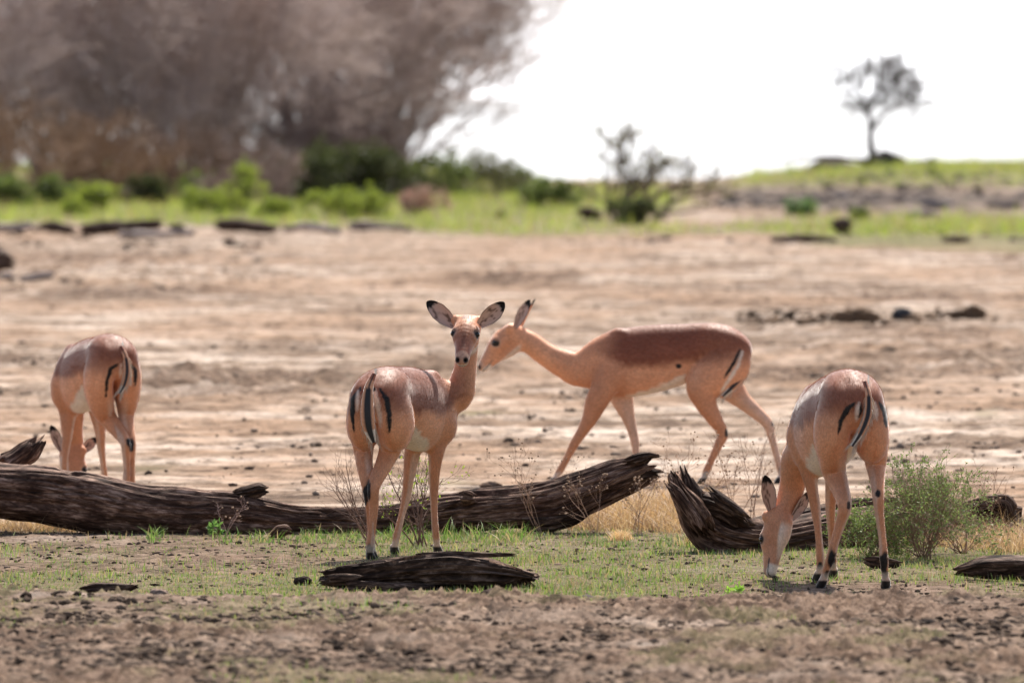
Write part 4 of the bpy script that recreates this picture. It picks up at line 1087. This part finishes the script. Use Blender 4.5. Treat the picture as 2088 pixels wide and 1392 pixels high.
for i, (px, py, w, h, lb) in enumerate([(1560, 660, 66, 9, "lowest and leftmost of the dung lumps on the flat"), (1645, 659, 46, 11, "small flat dung lump second from the left in the dung row"), (1738, 659, 86, 32, "broad heaped dung lump left of the middle of the dung row"), (1840, 656, 44, 27, "bluish dark dung lump third from the right of the row"), (1888, 657, 52, 15, "low dung lump just left of the tallest one"), (1972, 655, 56, 36, "tallest rounded dung heap at the right end of the row")]):
    lump("dung_heap", px, py, w, h, lb, "dung", DUNG if i != 3 else (.05, .05, .055), 20 + i, "dung heaps in a row on the flat", lumps=1 if i in (1, 3) else 7)
lump("boulder", 48, 546, 22, 10, "small black stone beside the reddish stump at the left edge", "stone", (.02, .018, .018), 30)
lump("boulder", 1020, 446, 22, 16, "small black stone in the far meadow above the watching impala", "stone", (.03, .03, .03), 31)

def clods(name, n, pys, pxr, size, colr, seed, keep=None):
    r = np.random.default_rng(seed)
    py = pys[0] + (pys[1] - pys[0]) * r.random(n * 2); px = pxr[0] + (pxr[1] - pxr[0]) * r.random(n * 2)
    D = FX * (H - .15 * sstep(1210, 1250, py)) / (py - HZ)
    X = (px - CXP) / FX * D
    if keep is not None:
        m = keep(X, D, px, py); X, D = X[m], D[m]
    X, D = X[:n], D[:n]; n = len(X)
    Z = height(X, D)
    V0, F0 = I0
    sz = size[0] * (size[1] / size[0]) ** (r.random(n) ** 3.0)
    q = V0[None] * (1 + .35 * r.normal(size=(n, 12, 1)) * .7)
    q = q * (sz[:, None, None] * (np.array([1, 1, .6]) * (1 + .35 * r.normal(size=(n, 1, 3)) * .6)))
    P = q + np.stack([X, D, Z + sz * .25], axis=1)[:, None]
    F = F0[None] + 12 * np.arange(n)[:, None, None]
    c = np.array(colr[0])[None] + (np.array(colr[1]) - np.array(colr[0]))[None] * r.random((n, 1)) ** 1.3
    c = np.repeat(c, 12, axis=0)
    o = mesh_obj(name, P.reshape(-1, 3), F.reshape(-1, 3), M_CLOD, col=c, smooth=True)
    return tag(o, kind="stuff")
tag(clods("soil_crumbs", 42000, (1215, 1420), (-60, 2150), (.003, .026), ((.04, .027, .02), (.26, .19, .14)), 1), "loose brown soil crumbs and pebbles covering the foreground rim", "soil")
tag(clods("soil_crumbs", 5000, (1085, 1235), (-60, 2150), (.004, .016), ((.05, .034, .025), (.22, .16, .12)), 2), "small soil crumbs among the short grass around the logs", "soil")
def on_soil(X, D, px, py):
    g, s, d = masks(X, D)
    return (np.random.default_rng(5).random(len(X)) < np.clip(s * 1.6 - .25, 0.02, 1)) & (g < .4)
tag(clods("soil_crumbs", 42000, (500, 1070), (-100, 2200), (.006, .030), ((.09, .063, .047), (.30, .23, .18)), 3, on_soil), "dark clods of trampled mud scattered over the dry lakebed", "soil")

# ------------------------------------------------------------------ grass
def blades(n, gen, hgt, wid, cols, seed, name, label, K=4, lean=.5, mat=None, mask=None, cat="grass"):
    r = np.random.default_rng(seed)
    X, D = gen(r, n)
    if mask is not None:
        m = mask(X, D, r); X, D = X[m], D[m]
    n = len(X); Z = height(X, D)
    h = (hgt[0] + (hgt[1] - hgt[0]) * r.random(n) ** 1.8)
    h = h * (.5 + 1.0 * (.5 + .5 * vnoise2(X * 2.6, D * 1.7, 61)) ** 1.5)
    az = r.random(n) * 2 * np.pi; ln = lean * r.random(n)
    dirh = np.stack([np.cos(az), np.sin(az), np.zeros(n)], 1)
    sd = np.stack([-np.sin(az + r.normal(size=n)), np.cos(az + r.normal(size=n)), np.zeros(n)], 1)
    t = np.linspace(0, 1, K)
    base = np.stack([X, D, Z - .004], 1)
    C = base[:, None] + (t ** 1.8)[None, :, None] * (ln * h * 1.3)[:, None, None] * dirh[:, None] + np.array([0, 0, 1]) * (t[None] * h[:, None] * (1 - .25 * t[None] * ln[:, None]))[..., None]
    ww = (wid[0] + (wid[1] - wid[0]) * r.random(n))[:, None] * np.interp(t, [0, .3, 1], [.7, 1, .05])[None]
    V = np.stack([C - sd[:, None] * ww[..., None], C + sd[:, None] * ww[..., None]], axis=2)   # n,K,2,3
    idx = np.arange(n * K * 2).reshape(n, K, 2)
    F = np.stack([idx[:, :-1, 0], idx[:, :-1, 1], idx[:, 1:, 1], idx[:, 1:, 0]], axis=-1).reshape(-1, 4)
    ci = r.choice(len(cols), n, p=[c[0] for c in cols]); base_c = np.array([c[1] for c in cols])[ci]
    base_c = base_c * (.75 + .5 * r.random((n, 1)))
    o = mesh_obj(name, V.reshape(-1, 3), F, mat or M_LEAF, col=np.repeat(base_c, K * 2, axis=0))
    return tag(o, label, cat, None, "stuff")

def boxgen(D0, D1, p0, p1):
    def g(r, n):
        D = D0 + (D1 - D0) * r.random(n); px = p0 + (p1 - p0) * r.random(n)
        return (px - CXP) / FX * D, D
    return g
def gmask(lo=.15, gain=1.0):
    def f(X, D, r):
        g, s, d = masks(X, D)
        return r.random(len(X)) < np.clip((g - lo) * gain, 0, 1)
    return f
GC = [(.38, (.17, .27, .06)), (.16, (.30, .35, .11)), (.21, (.22, .26, .17)), (.25, (.38, .29, .18))]
blades(110000, boxgen(40.4, 49.2, -80, 2170), (.010, .046), (.0013, .0028), GC, 11, "grass", "short green grass growing around the logs and the impalas' feet", mask=gmask(.12, 1.1))
blades(42000, boxgen(31, 41, -80, 2170), (.01, .045), (.0015, .003), GC, 12, "grass", "sparse seedling grass in the loose soil of the foreground", mask=gmask(.2, 1.2))
# longer grass along the foot of the log
def footgen(r, n):
    px = np.where(r.random(n) < .55, 300 + 780 * r.random(n), 1040 + 1000 * r.random(n))
    cl = .5 + .5 * vnoise2(px / 45, px * 0, 77)
    keep = r.random(n) < cl ** 1.5
    px = px[keep]; D = 46.6 + .9 * r.random(len(px)) - .9 * sstep(1080, 1400, px)
    return (px - CXP) / FX * D, D
blades(5000, footgen, (.02, .11), (.0016, .0034), [(.55, (.12, .22, .05)), (.27, (.22, .30, .10)), (.18, (.42, .33, .2))], 13, "tall_grass", "longer grass blades along the foot of the long log and the stump", K=5, lean=.9)
# far meadow
blades(60000, boxgen(150, 262, -300, 2400), (.05, .30), (.006, .014), [(.45, (.27, .37, .06)), (.3, (.40, .45, .10)), (.25, (.36, .29, .15))], 14, "meadow_grass", "bright green meadow grass along the lake shore", mask=gmask(.2, 1.4), K=3)
# dry straw
def strawgen(spots, spread):
    def g(r, n):
        k = r.integers(0, len(spots), n); s = np.array(spots, float)[k]
        px = s[:, 0] + r.normal(size=n) * s[:, 2] * .5; D = s[:, 1] + r.normal(size=n) * spread
        return (px - CXP) / FX * D, D
    return g
SW = [(.6, (.50, .33, .19)), (.3, (.62, .46, .30)), (.1, (.30, .17, .10))]
blades(7000, strawgen([(1230, 48.6, 80), (1300, 48.6, 90), (1380, 48.4, 60)], .35), (.04, .24), (.0010, .0022), SW, 15, "dry_brush", "tangle of dry brown straw under the raised end of the long log", K=5, lean=1.5, mat=M_STRAW)
blades(3500, strawgen([(60, 48.2, 70), (160, 48.2, 60), (-40, 48.2, 60)], .25), (.03, .12), (.001, .002), SW, 16, "dry_brush", "dry brown brush under the thick left end of the long log", K=5, lean=1.6, mat=M_STRAW)
blades(900, strawgen([(1265, 46.9, 16)], .05), (.05, .12), (.0012, .0022), [(1.0, (.66, .47, .28))], 17, "dry_tuft", "pale straw tuft at the foot of the long log", K=5, lean=.9, mat=M_STRAW)
blades(2600, strawgen([(1630, 46.3, 30), (1700, 46.3, 40), (1580, 46.2, 25), (1450, 46.5, 50)], .12), (.04, .14), (.001, .002), SW, 18, "dry_brush", "dry straw stems along the stump behind the grazing impala's head", K=5, lean=1.0, mat=M_STRAW)
blades(3500, strawgen([(2000, 46.3, 70), (1900, 46.6, 80), (2080, 46.0, 60)], .25), (.05, .22), (.001, .002), SW, 19, "dry_brush", "dry straw stems tangled round the roots at the right edge", K=5, lean=1.5, mat=M_STRAW)

# ------------------------------------------------------------------ shrubs and weeds near the logs
def plant(name, px, py, h, label, cat, seed, stems=8, spread=.5, n1=6, n2=5, leaf=0, leafsize=.012, bark=(.22, .14, .09), lcol=((.10, .20, .05), (.26, .34, .10)), lean=(0, 0), r0=.004, group=None, lratio=(.5, .28), seedheads=0, up=.12, n3=0, dD=0, lw=.45, wob=.12):
    r = np.random.default_rng(seed)
    g = on_ground(px, py); g[1] += dD
    K = 7
    P = np.empty((stems, K, 3)); P[:, 0] = g + r.normal(size=(stems, 3)) * np.array([.02, .02, 0]) * h * 2
    az = r.random(stems) * 2 * np.pi; tl = spread * (.2 + .8 * r.random(stems))
    d = np.stack([np.cos(az) * np.sin(tl) + lean[0], np.sin(az) * np.sin(tl) + lean[1], np.cos(tl)], 1)
    L = h * (.6 + .5 * r.random(stems))
    for k in range(1, K):
        d = d + r.normal(size=(stems, 3)) * wob; d /= np.linalg.norm(d, axis=1, keepdims=True)
        P[:, k] = P[:, k - 1] + d * (L / (K - 1))[:, None]
    R = r0 * np.linspace(1, .45, K)[None] * (.7 + .6 * r.random((stems, 1)))
    root = empty(name, tuple(g)); tag(root, label, cat, group)
    acc = Acc(); V, F = tubes(P - g, R, 5); acc.add(V, F, bark)
    tips = [(P, R)]
    P1, R1 = grow(P, R, n1, h * lratio[0], .8, 5, r, up=up, rfac=.6); V, F = tubes(P1 - g, R1, 4); acc.add(V, F, bark); tips.append((P1, R1))
    if n2:
        P2, R2 = grow(P1, R1, n2, h * lratio[1], .8, 4, r, up=up, rfac=.6); V, F = tubes(P2 - g, np.maximum(R2, .0006), 3); acc.add(V, F, bark); tips.append((P2, R2))
        if n3:
            P3, R3 = grow(P2, R2, n3, h * lratio[1] * .6, .8, 3, r, up=up, rfac=.7); V, F = tubes(P3 - g, np.maximum(R3, .0006), 3); acc.add(V, F, bark); tips.append((P3, R3))
    Pt = tips[-1][0]
    if seedheads:
        nn = seedheads; kk = r.integers(0, len(Pt), nn)
        q = I0[0][None] * (.0045 * (.6 + .8 * r.random((nn, 1, 1)))) + (Pt[kk, -1] - g)[:, None]
        acc.add(q.reshape(-1, 3), (I0[1][None] + 12 * np.arange(nn)[:, None, None]).reshape(-1, 3), (.50, .34, .23))
    acc.build("stems", M_TWIG, root)
    if leaf:
        n = leaf; k = r.integers(0, len(Pt), n); t = r.random(n) * (Pt.shape[1] - 1); i = np.minimum(t.astype(int), Pt.shape[1] - 2); w = (t - i)[:, None]
        pos = Pt[k, i] * (1 - w) + Pt[k, i + 1] * w
        dd = Pt[k, i + 1] - Pt[k, i]; dd = dd / np.maximum(np.linalg.norm(dd, axis=1, keepdims=True), 1e-6) * .5 + r.normal(size=(n, 3)) * .6
        V, F = leaf_quads(pos - g, dd, leafsize * (.6 + .8 * r.random(n)), lw, r)
        c = np.array(lcol[0]) + (np.array(lcol[1]) - np.array(lcol[0])) * r.random((n, 1)); c = np.repeat(c, 4, axis=0)
        mesh_obj("leaves", V, F, M_LEAF, root, col=c)
    return root

RB = (.20, .12, .09)
plant("green_shrub", 1885, 1142, .36, "feathery green shrub growing over the roots at the right beside the grazing impala", "shrub", 1, stems=26, spread=1.15, n1=6, n2=5, n3=2, leaf=7500, leafsize=.0125, bark=(.26, .16, .11), lratio=(.5, .28), r0=.0026, lcol=((.10, .17, .05), (.26, .32, .13)), up=.06)
plant("green_shrub", 1965, 1130, .33, "sparse green shrub with thin arching stems at the right edge of the green one", "shrub", 2, stems=12, spread=1.1, n1=6, n2=5, leaf=2200, leafsize=.013, lratio=(.5, .28), r0=.0026, bark=(.30, .19, .13), lcol=((.10, .17, .05), (.26, .32, .13)), up=.04)
plant("green_shrub", 1790, 1150, .24, "low leafy green shrub between the hind legs of the grazing impala and the bigger shrub", "shrub", 3, stems=22, spread=1.3, n1=6, n2=5, leaf=4500, leafsize=.013, lratio=(.5, .3), r0=.0022, dD=.5, lcol=((.10, .17, .05), (.24, .30, .11)), up=.04)
plant("bare_shrub", 757, 1108, .40, "bare twiggy shrub leaning left behind the watching impala's hind legs", "shrub", 4, stems=7, spread=.45, n1=6, n2=3, bark=RB, lean=(-.35, 0), r0=.0030, lratio=(.4, .2), dD=-.3)
plant("bare_shrub", 858, 1112, .42, "thorny brown shrub with a few small green leaves between the watching impala's legs", "shrub", 5, stems=9, spread=.55, n1=6, n2=4, leaf=260, leafsize=.016, bark=(.17, .10, .075), lcol=((.22, .36, .05), (.40, .48, .08)), lean=(-.15, 0), r0=.0036, lratio=(.4, .22), dD=-.1)
for i, (px, py, h, ln, lb, sd) in enumerate([
    (1100, 1090, .42, -.55, "dry branching weed arching left in front of the long log", 6),
    (1215, 1092, .38, .1, "dry weed with seed heads in front of the raised end of the log", 7),
    (1300, 1090, .34, .15, "dry seedy weed just right of the raised log end", 8),
    (1372, 1060, .36, .05, "dry weed rising behind the jagged stump's tip", 9),
    (1440, 1050, .30, .2, "low dry weed behind the middle of the jagged stump", 10),
    (1505, 1062, .38, 0, "thin upright dry weed left of the grazing impala's raised ear", 11),
    (1535, 1062, .42, .05, "tall thin dry weed nearest the walking impala's far hind leg", 12),
    (1850, 1080, .36, .35, "dry grass stalk arching over the green shrub", 13),
    (2040, 1110, .34, .1, "dry brown weed at the right edge above the bark slab", 14),
    (465, 1092, .17, .1, "small pinkish dead weed standing against the left part of the long log", 15)]):
    plant("dry_weed", px, py, h, lb, "weed", sd, stems=4 if i != 9 else 3, spread=.35, n1=5, n2=4, bark=(.40, .25, .17) if i != 9 else (.42, .29, .25), r0=.0020, lratio=(.32, .16), seedheads=60 if i < 6 else 16, lean=(ln, 0), group="dry weeds around the logs")
plant("seedling", 1493, 1238, .085, "small bright green leafy seedling alone on the bare rim below the stump", "plant", 30, stems=5, spread=.4, n1=3, n2=0, leaf=75, leafsize=.026, lcol=((.22, .42, .06), (.36, .52, .12)), r0=.0016, lw=.5)
tag(clods("driftwood_debris", 260, (470, 600), (-60, 560), (.02, .10), ((.03, .022, .018), (.16, .11, .09)), 6), "dark bits of broken driftwood and mud strewn below the far meadow at left", "debris")
tag(clods("dung_crumbs", 420, (636, 664), (1500, 2040), (.012, .06), ((.05, .035, .025), (.18, .12, .08)), 8), "brown crumbs of dung strewn between the heaps on the flat", "dung")
tag(clods("scarp_rubble", 700, (392, 430), (1440, 2150), (.03, .16), ((.05, .04, .036), (.26, .22, .19)), 9), "grey brown rubble covering the low scarp of the right bank", "rubble")
tag(clods("driftwood_debris", 160, (440, 500), (1150, 2150), (.02, .09), ((.03, .022, .018), (.20, .15, .13)), 7), "dark stones and broken wood strewn through the right meadow", "debris")
plant("seedling", 440, 1098, .07, "leafy green weed at the foot of the long log left of centre", "plant", 31, stems=6, spread=.6, n1=3, n2=0, leaf=70, leafsize=.024, lcol=((.10, .24, .06), (.2, .34, .10)), r0=.0016)
plant("seedling", 1420, 1110, .08, "leafy green weed at the base of the jagged stump", "plant", 32, stems=7, spread=.6, n1=3, n2=0, leaf=90, leafsize=.022, lcol=((.10, .24, .06), (.2, .34, .10)), r0=.0016)

# ------------------------------------------------------------------ far trees and bushes
def tree(name, px, D, h, label, seed, stems=6, spread=.55, lean=(0, 0), n=(9, 8, 6), r0=.07, bark=(.42, .335, .305), L=(.45, .26, .15), leaf=0, leafsize=.06, lcol=None, group=None, cat="tree", twig=.007, up=(.10, .06, .03), t0=.2, clump=.05, wob=.10, crown_first=True):
    r = np.random.default_rng(seed)
    X = (px - CXP) / FX * D; g = np.array([X, D, gz(X, D) - .03])
    K = 9
    P = np.empty((stems, K, 3)); P[:, 0] = g + r.normal(size=(stems, 3)) * np.array([1, 1, 0]) * h * clump
    az = 2 * np.pi * (np.arange(stems) + r.random(stems)) / stems; tl = spread * (.25 + .85 * r.random(stems))
    d = np.stack([np.cos(az) * np.sin(tl) + lean[0], np.sin(az) * np.sin(tl) + lean[1], np.cos(tl)], 1)
    Ls = h * (.75 + .3 * r.random(stems))
    for k in range(1, K):
        d = d + r.normal(size=(stems, 3)) * wob + np.array([0, 0, .02]); d /= np.linalg.norm(d, axis=1, keepdims=True)
        P[:, k] = P[:, k - 1] + d * (Ls / (K - 1))[:, None]
    R = r0 * np.linspace(1, .3, K)[None] * (.6 + .6 * r.random((stems, 1)))
    root = empty(name, tuple(g)); tag(root, label, cat, group)
    a = Acc(); V, F = tubes(P - g, R, 6); a.add(V, F, bark); a.build("trunk", M_TWIG, root)
    c = Acc(); PP, RR = P, R
    for j, nn in enumerate(n):
        PP, RR = grow(PP, RR, nn, h * L[j], .75, 5 - min(j, 2), r, up=up[j], t0=t0 if j == 0 else .15, rfac=.6)
        RR = np.maximum(RR, twig)
        V, F = tubes(PP - g, RR, 4 if j == 0 else 3); c.add(V, F, np.array(bark) * (1 + .15 * j))
    c.build("crown", M_TWIG, root)
    if leaf:
        k = r.integers(0, len(PP), leaf); t = r.random(leaf) * (PP.shape[1] - 1); i = np.minimum(t.astype(int), PP.shape[1] - 2); w = (t - i)[:, None]
        pos = PP[k, i] * (1 - w) + PP[k, i + 1] * w
        V, F = leaf_quads(pos - g, r.normal(size=(leaf, 3)) + np.array([0, 0, .4]), leafsize * (.6 + .8 * r.random(leaf)), .6, r)
        cc = np.array(lcol[0]) + (np.array(lcol[1]) - np.array(lcol[0])) * r.random((leaf, 1))
        mesh_obj("foliage", V, F, M_LEAF, root, col=np.repeat(cc, 4, axis=0))
    return root

TG = "bare trees of the lakeside thicket"
for (px, D, h, ln, sd, lb) in [
    (-60, 205, 5.6, .0, 1, "bare brown tree at the left edge of the thicket"),
    (90, 222, 6.0, .05, 2, "tall bare tree standing second from the left in the thicket"),
    (230, 208, 5.4, .0, 3, "bare bushy tree behind the left driftwood"),
    (360, 226, 6.2, .0, 4, "tall grey bare tree left of the middle of the thicket"),
    (470, 210, 5.6, .05, 5, "bare tree in the middle of the thicket behind the brown tuft"),
    (610, 216, 6.2, .05, 6, "big bare spreading tree with dark trunk behind the dark green bush"),
    (700, 228, 6.4, .12, 7, "bare tree at the right of the thicket leaning over the shore"),
    (800, 224, 5.6, .62, 9, "thin wispy bare tree leaning furthest right at the edge of the thicket"),
    (775, 222, 6.0, .24, 8, "outermost bare tree with thin branches reaching far right over the water")]:
    tree("bare_tree", px, D, h, lb, sd, stems=8 if sd < 9 else 5, lean=(ln, 0), spread=.65 if sd < 9 else .5, n=(11, 9, 6) if sd < 9 else (9, 6, 4), group=TG, t0=.05)
for (px, D, h, sd, lb) in [(300, 216, 3.2, 21, "low wide bare tree under the tall ones, behind the left meadow bushes"), (560, 222, 3.4, 23, "low bare tree just left behind the big dark green bush"), (680, 220, 3.2, 24, "low bare tree straight behind the big dark green bush"), (100, 214, 3.0, 25, "low wide bare tree behind the tawny scrub at the left")]:
    tree("bare_tree", px, D, h, lb, sd, stems=7, spread=.95, n=(8, 6, 4), group=TG, t0=.03, bark=(.22, .175, .155), clump=.2)
# tawny scrub at the left and low dark scrub under the trees
for (px, D, h, lb, sd, bk) in [(20, 196, 1.9, "tawny dry scrub at the left edge under the bare trees", 11, (.22, .135, .085)), (120, 200, 1.7, "tawny dry scrub right of the one at the left edge", 12, (.20, .125, .08)), (240, 200, 1.5, "brown dry scrub between the tawny scrub and the thicket's middle", 13, (.24, .15, .09)),
                              (350, 202, 1.4, "brown dry scrub under the tall grey bare tree", 14, (.20, .13, .09)), (520, 190, .95, "pinkish brown dry bush left of the dark green bush", 15, (.26, .19, .165)), (460, 200, 1.3, "brown scrub behind the tall yellow green sprig", 16, (.18, .12, .09)),
                              (850, 176, .45, "pinkish dry bush in the green meadow right of the dark green bush", 17, (.48, .32, .25)), (690, 206, 1.6, "dark brown scrub behind the dark green bush", 18, (.13, .09, .08)), (745, 210, 1.7, "dark brown scrub at the right foot of the thicket", 19, (.13, .09, .08)), (600, 208, 1.7, "dark brown scrub left behind the dark green bush", 20, (.13, .09, .08))]:
    tree("dry_scrub", px, D, h, lb, sd + 40, stems=12, spread=1.0, n=(6, 5, 4), bark=bk, r0=.02, twig=.006, group="dry scrub under the bare trees", cat="shrub", clump=.25, t0=.05)
DG = ((.030, .045, .020), (.09, .105, .035)); LG = ((.25, .34, .05), (.42, .48, .10)); MG = ((.11, .16, .045), (.21, .26, .08))
for (px, D, h, sd, lb, lc, nl, ls, stn) in [
    (705, 192, 1.05, 1, "big dark green rounded bush at the foot of the thicket", DG, 9000, .07, 26),
    (630, 196, .75, 2, "lower dark green bush at the left of the big dark one", DG, 5000, .07, 20),
    (775, 194, .85, 3, "dark green bush joining the big one on its right", DG, 5000, .07, 20),
    (890, 206, .75, 4, "olive green bush right of the dark green bushes", MG, 3500, .06, 16),
    (1000, 210, .85, 5, "brown green bush standing at the shore above the watching impala", ((.10, .12, .05), (.18, .18, .08)), 3500, .05, 16),
    (1060, 216, .5, 6, "low olive bush at the shore left of the open water", MG, 2500, .05, 14),
    (1120, 186, .50, 7, "mid green leafy bush left of the twisted shrub", MG, 3200, .06, 16),
    (195, 178, .50, 8, "yellow green bush above the large dark far log", LG, 2600, .05, 12),
    (150, 176, .26, 9, "low yellow green bush left of the one above the dark log", LG, 1200, .05, 10),
    (405, 178, .42, 10, "yellow green bush above the tangled driftwood stump", LG, 2200, .05, 12),
    (500, 182, .80, 11, "tall slender yellow green sprig in the middle of the meadow", LG, 1500, .05, 5),
    (455, 176, .45, 12, "yellow green bush left of the tall slender sprig", LG, 2200, .05, 12),
    (560, 172, .35, 13, "yellow green bush right of the tall slender sprig", LG, 1800, .05, 12),
    (690, 172, .50, 14, "yellow green bush in front of the big dark green bush", LG, 2600, .05, 12),
    (750, 172, .45, 15, "yellow green bush at the right front of the big dark bush", LG, 2400, .05, 12),
    (20, 190, .55, 16, "mid green bush at the left edge under the tawny scrub", MG, 3000, .06, 14),
    (110, 192, .5, 17, "mid green bush below the tawny scrub", MG, 3000, .06, 14),
    (300, 194, .5, 18, "dark green undergrowth bush left of the middle of the thicket", DG, 3000, .06, 14),
    (400, 194, .5, 19, "mid green undergrowth bush at the middle of the thicket", MG, 2500, .06, 14),
    (1750, 172, .22, 20, "low bluish green plant in the right meadow by the upright stump", MG, 900, .04, 10),
    (1640, 178, .3, 21, "bluish green bush at the left of the right meadow", ((.13, .26, .10), (.22, .34, .15)), 1500, .05, 12)]:
    tree("leafy_bush", px, D, h, lb, sd + 80, stems=stn, spread=1.0 if stn > 6 else .2, n=(5, 4, 3), bark=(.10, .08, .05), r0=.012, twig=.004, leaf=nl, leafsize=ls, lcol=lc, group="leafy bushes in the far meadow", cat="bush", clump=.25 if stn > 6 else .05, t0=.1)
# twisted shrub
tree("twisted_shrub", 1285, 168, 1.75, "twisted dark shrub with bare crooked branches standing against the bright water", 201, stems=7, spread=1.0, n=(5, 4, 4), bark=(.15, .115, .085), r0=.060, twig=.008, leaf=1000, leafsize=.05, lcol=((.16, .18, .05), (.26, .27, .09)), cat="shrub", clump=.10, wob=.26, L=(.35, .2, .1))
tree("leafy_bush", 1290, 166, .42, "dense dark green growth round the foot of the twisted shrub", 202, stems=18, spread=.9, n=(5, 4, 3), bark=(.09, .07, .05), r0=.012, twig=.004, leaf=3200, leafsize=.05, lcol=((.05, .07, .03), (.12, .14, .05)), cat="bush", clump=.25)
# lone tree: slender leaning trunk, umbrella crown
def lone_tree():
    D = 243.0; r = np.random.default_rng(77)
    g = W(1782, 330, D); g[2] = gz(g[0], D) - .05
    def path(pts, rad):
        q = cat_rom(np.array([np.append(W(a, b, D + dd), rr) for (a, b, dd), rr in zip(pts, rad)]), 5)
        return q[:, :3][None], q[:, 3][None]
    limbs = [path([(1786, 340, 0), (1776, 300, 0), (1774, 262, 0), (1768, 225, .1), (1752, 180, .2), (1740, 130, .3)], [.09, .07, .05, .04, .03, .015]),
             path([(1775, 272, 0), (1790, 245, -.1), (1820, 222, -.2), (1846, 190, -.3), (1862, 158, -.3)], [.045, .04, .03, .025, .015]),
             path([(1770, 230, 0), (1784, 190, .4), (1800, 150, .6), (1805, 120, .6)], [.04, .03, .025, .012]),
             path([(1768, 222, 0), (1745, 195, -.4), (1722, 160, -.6), (1705, 125, -.6)], [.035, .025, .02, .012]),
             path([(1752, 185, 0), (1762, 150, -.3), (1765, 115, -.3)], [.03, .02, .01]),
             path([(1820, 222, -.2), (1838, 214, .3), (1866, 200, .5)], [.025, .02, .01]),
             path([(1784, 190, .4), (1810, 178, -.4), (1838, 150, -.5)], [.025, .02, .01]),
             path([(1745, 195, -.4), (1722, 186, .1), (1700, 165, .3)], [.02, .015, .01]),
             path([(1768, 225, 0), (1790, 205, -.5), (1812, 185, -.8)], [.025, .02, .01]),
             path([(1784, 190, .4), (1830, 145, .6), (1868, 135, .6)], [.025, .02, .01])]
    root = empty("umbrella_tree", tuple(g)); tag(root, "lone umbrella shaped tree with a slender forked trunk standing on the shore against the glare", "tree")
    a = Acc(); c = Acc(); lp = []
    for P, R in limbs:
        V, F = tubes(P - g, R * 1.5, 7); a.add(V, F, (.10, .085, .08))
        P1, R1 = grow(P, R, 8, .85, 1.2, 5, r, up=.02, t0=.35, rfac=.6, wob=.38); R1 = np.maximum(R1, .008)
        P2, R2 = grow(P1, R1, 9, .50, 1.0, 4, r, up=.0, t0=.1, rfac=.7, wob=.3); R2 = np.maximum(R2, .006)
        P3, R3 = grow(P2, R2, 4, .16, .9, 3, r, up=.0, t0=.1, rfac=.7, wob=.2); R3 = np.maximum(R3, .005)
        for PP, RR in ((P1, R1), (P2, R2), (P3, R3)):
            V, F = tubes(PP - g, RR, 3); c.add(V, F, (.12, .10, .095))
        lp.append(P3.reshape(-1, 3))
    a.build("trunk", M_TWIG, root); c.build("crown", M_TWIG, root)
    pos = np.concatenate(lp); pos = pos[r.random(len(pos)) < .14]
    V, F = leaf_quads(pos - g, r.normal(size=pos.shape), .045, .5, r)
    mesh_obj("foliage", V, F, M_LEAF, root, col=np.tile(np.array((.06, .075, .045)), (len(V), 1)))
lone_tree()
_g = W(1700, 330, 243.0)
_o = wood("dead_branch", [(1590, 326, 331), (1640, 318, 324), (1700, 316, 324), (1750, 322, 331), (1790, 326, 338)], 243.0, M_LOG2, ns=14, amp=.02, seed=91, jag=.1, loc=_g); _o.location = tuple(_g)
tag(_o, "dark dead branch lying low to the left of the lone tree's foot", "branch")
for (px, py, w, h, lb, sd) in [(1800, 331, 120, 14, "dark low mound under the lone umbrella tree", 61), (1690, 333, 150, 8, "thin dark spit of rock left of the lone tree", 62), (1620, 352, 40, 5, "small dark rock in the water left of the spit", 63), (1895, 332, 60, 10, "dark rock on the green bank right of the lone tree", 64)]:
    g = W(px, py, 246.0); g[2] = -.2
    V, F = I3
    top = H - (py - h - HZ) / FX * 246.0 + .2
    P = V * (1 + .3 * fbm3(V * 1.7 + sd, 4, sd)[:, None]) * np.array([w / 2 / FX * 246, .8, top])
    o = mesh_obj("shore_rock", P, F, M_CLOD, col=np.tile(np.array((.07, .06, .055)), (len(V), 1)), loc=tuple(g))
    tag(o, lb, "rock", "rocks by the lone tree")
# dark rocks on the scarp of the right bank
r = np.random.default_rng(5)
RX = [(1490, 412, 60, 10), (1560, 404, 70, 12), (1640, 408, 80, 16), (1720, 400, 60, 14), (1790, 412, 70, 16), (1860, 402, 70, 16), (1930, 418, 80, 18), (1990, 408, 60, 16), (2050, 420, 70, 20), (1880, 436, 60, 14), (2080, 404, 60, 16)]
where = ["leftmost of the scarp, below the twisted shrub's right side", "second from the left on the dark scarp", "third from the left on the dark scarp", "below the left side of the lone tree", "straight below the lone tree", "below the right side of the lone tree", "in the lower right of the dark scarp", "upper middle right of the dark scarp", "large one near the right edge of the scarp", "lowest one of the scarp, in front of the others", "uppermost one at the right edge of the scarp"]
for i, (px, py, w, h) in enumerate(RX):
    lump("scarp_rock", px, py + 6, w, h, "dark grey rock, " + where[i], "rock", (.09, .075, .075) if i % 3 else (.17, .15, .15), 80 + i, "dark rocks on the scarp of the right bank", lumps=5)
print("scene built")
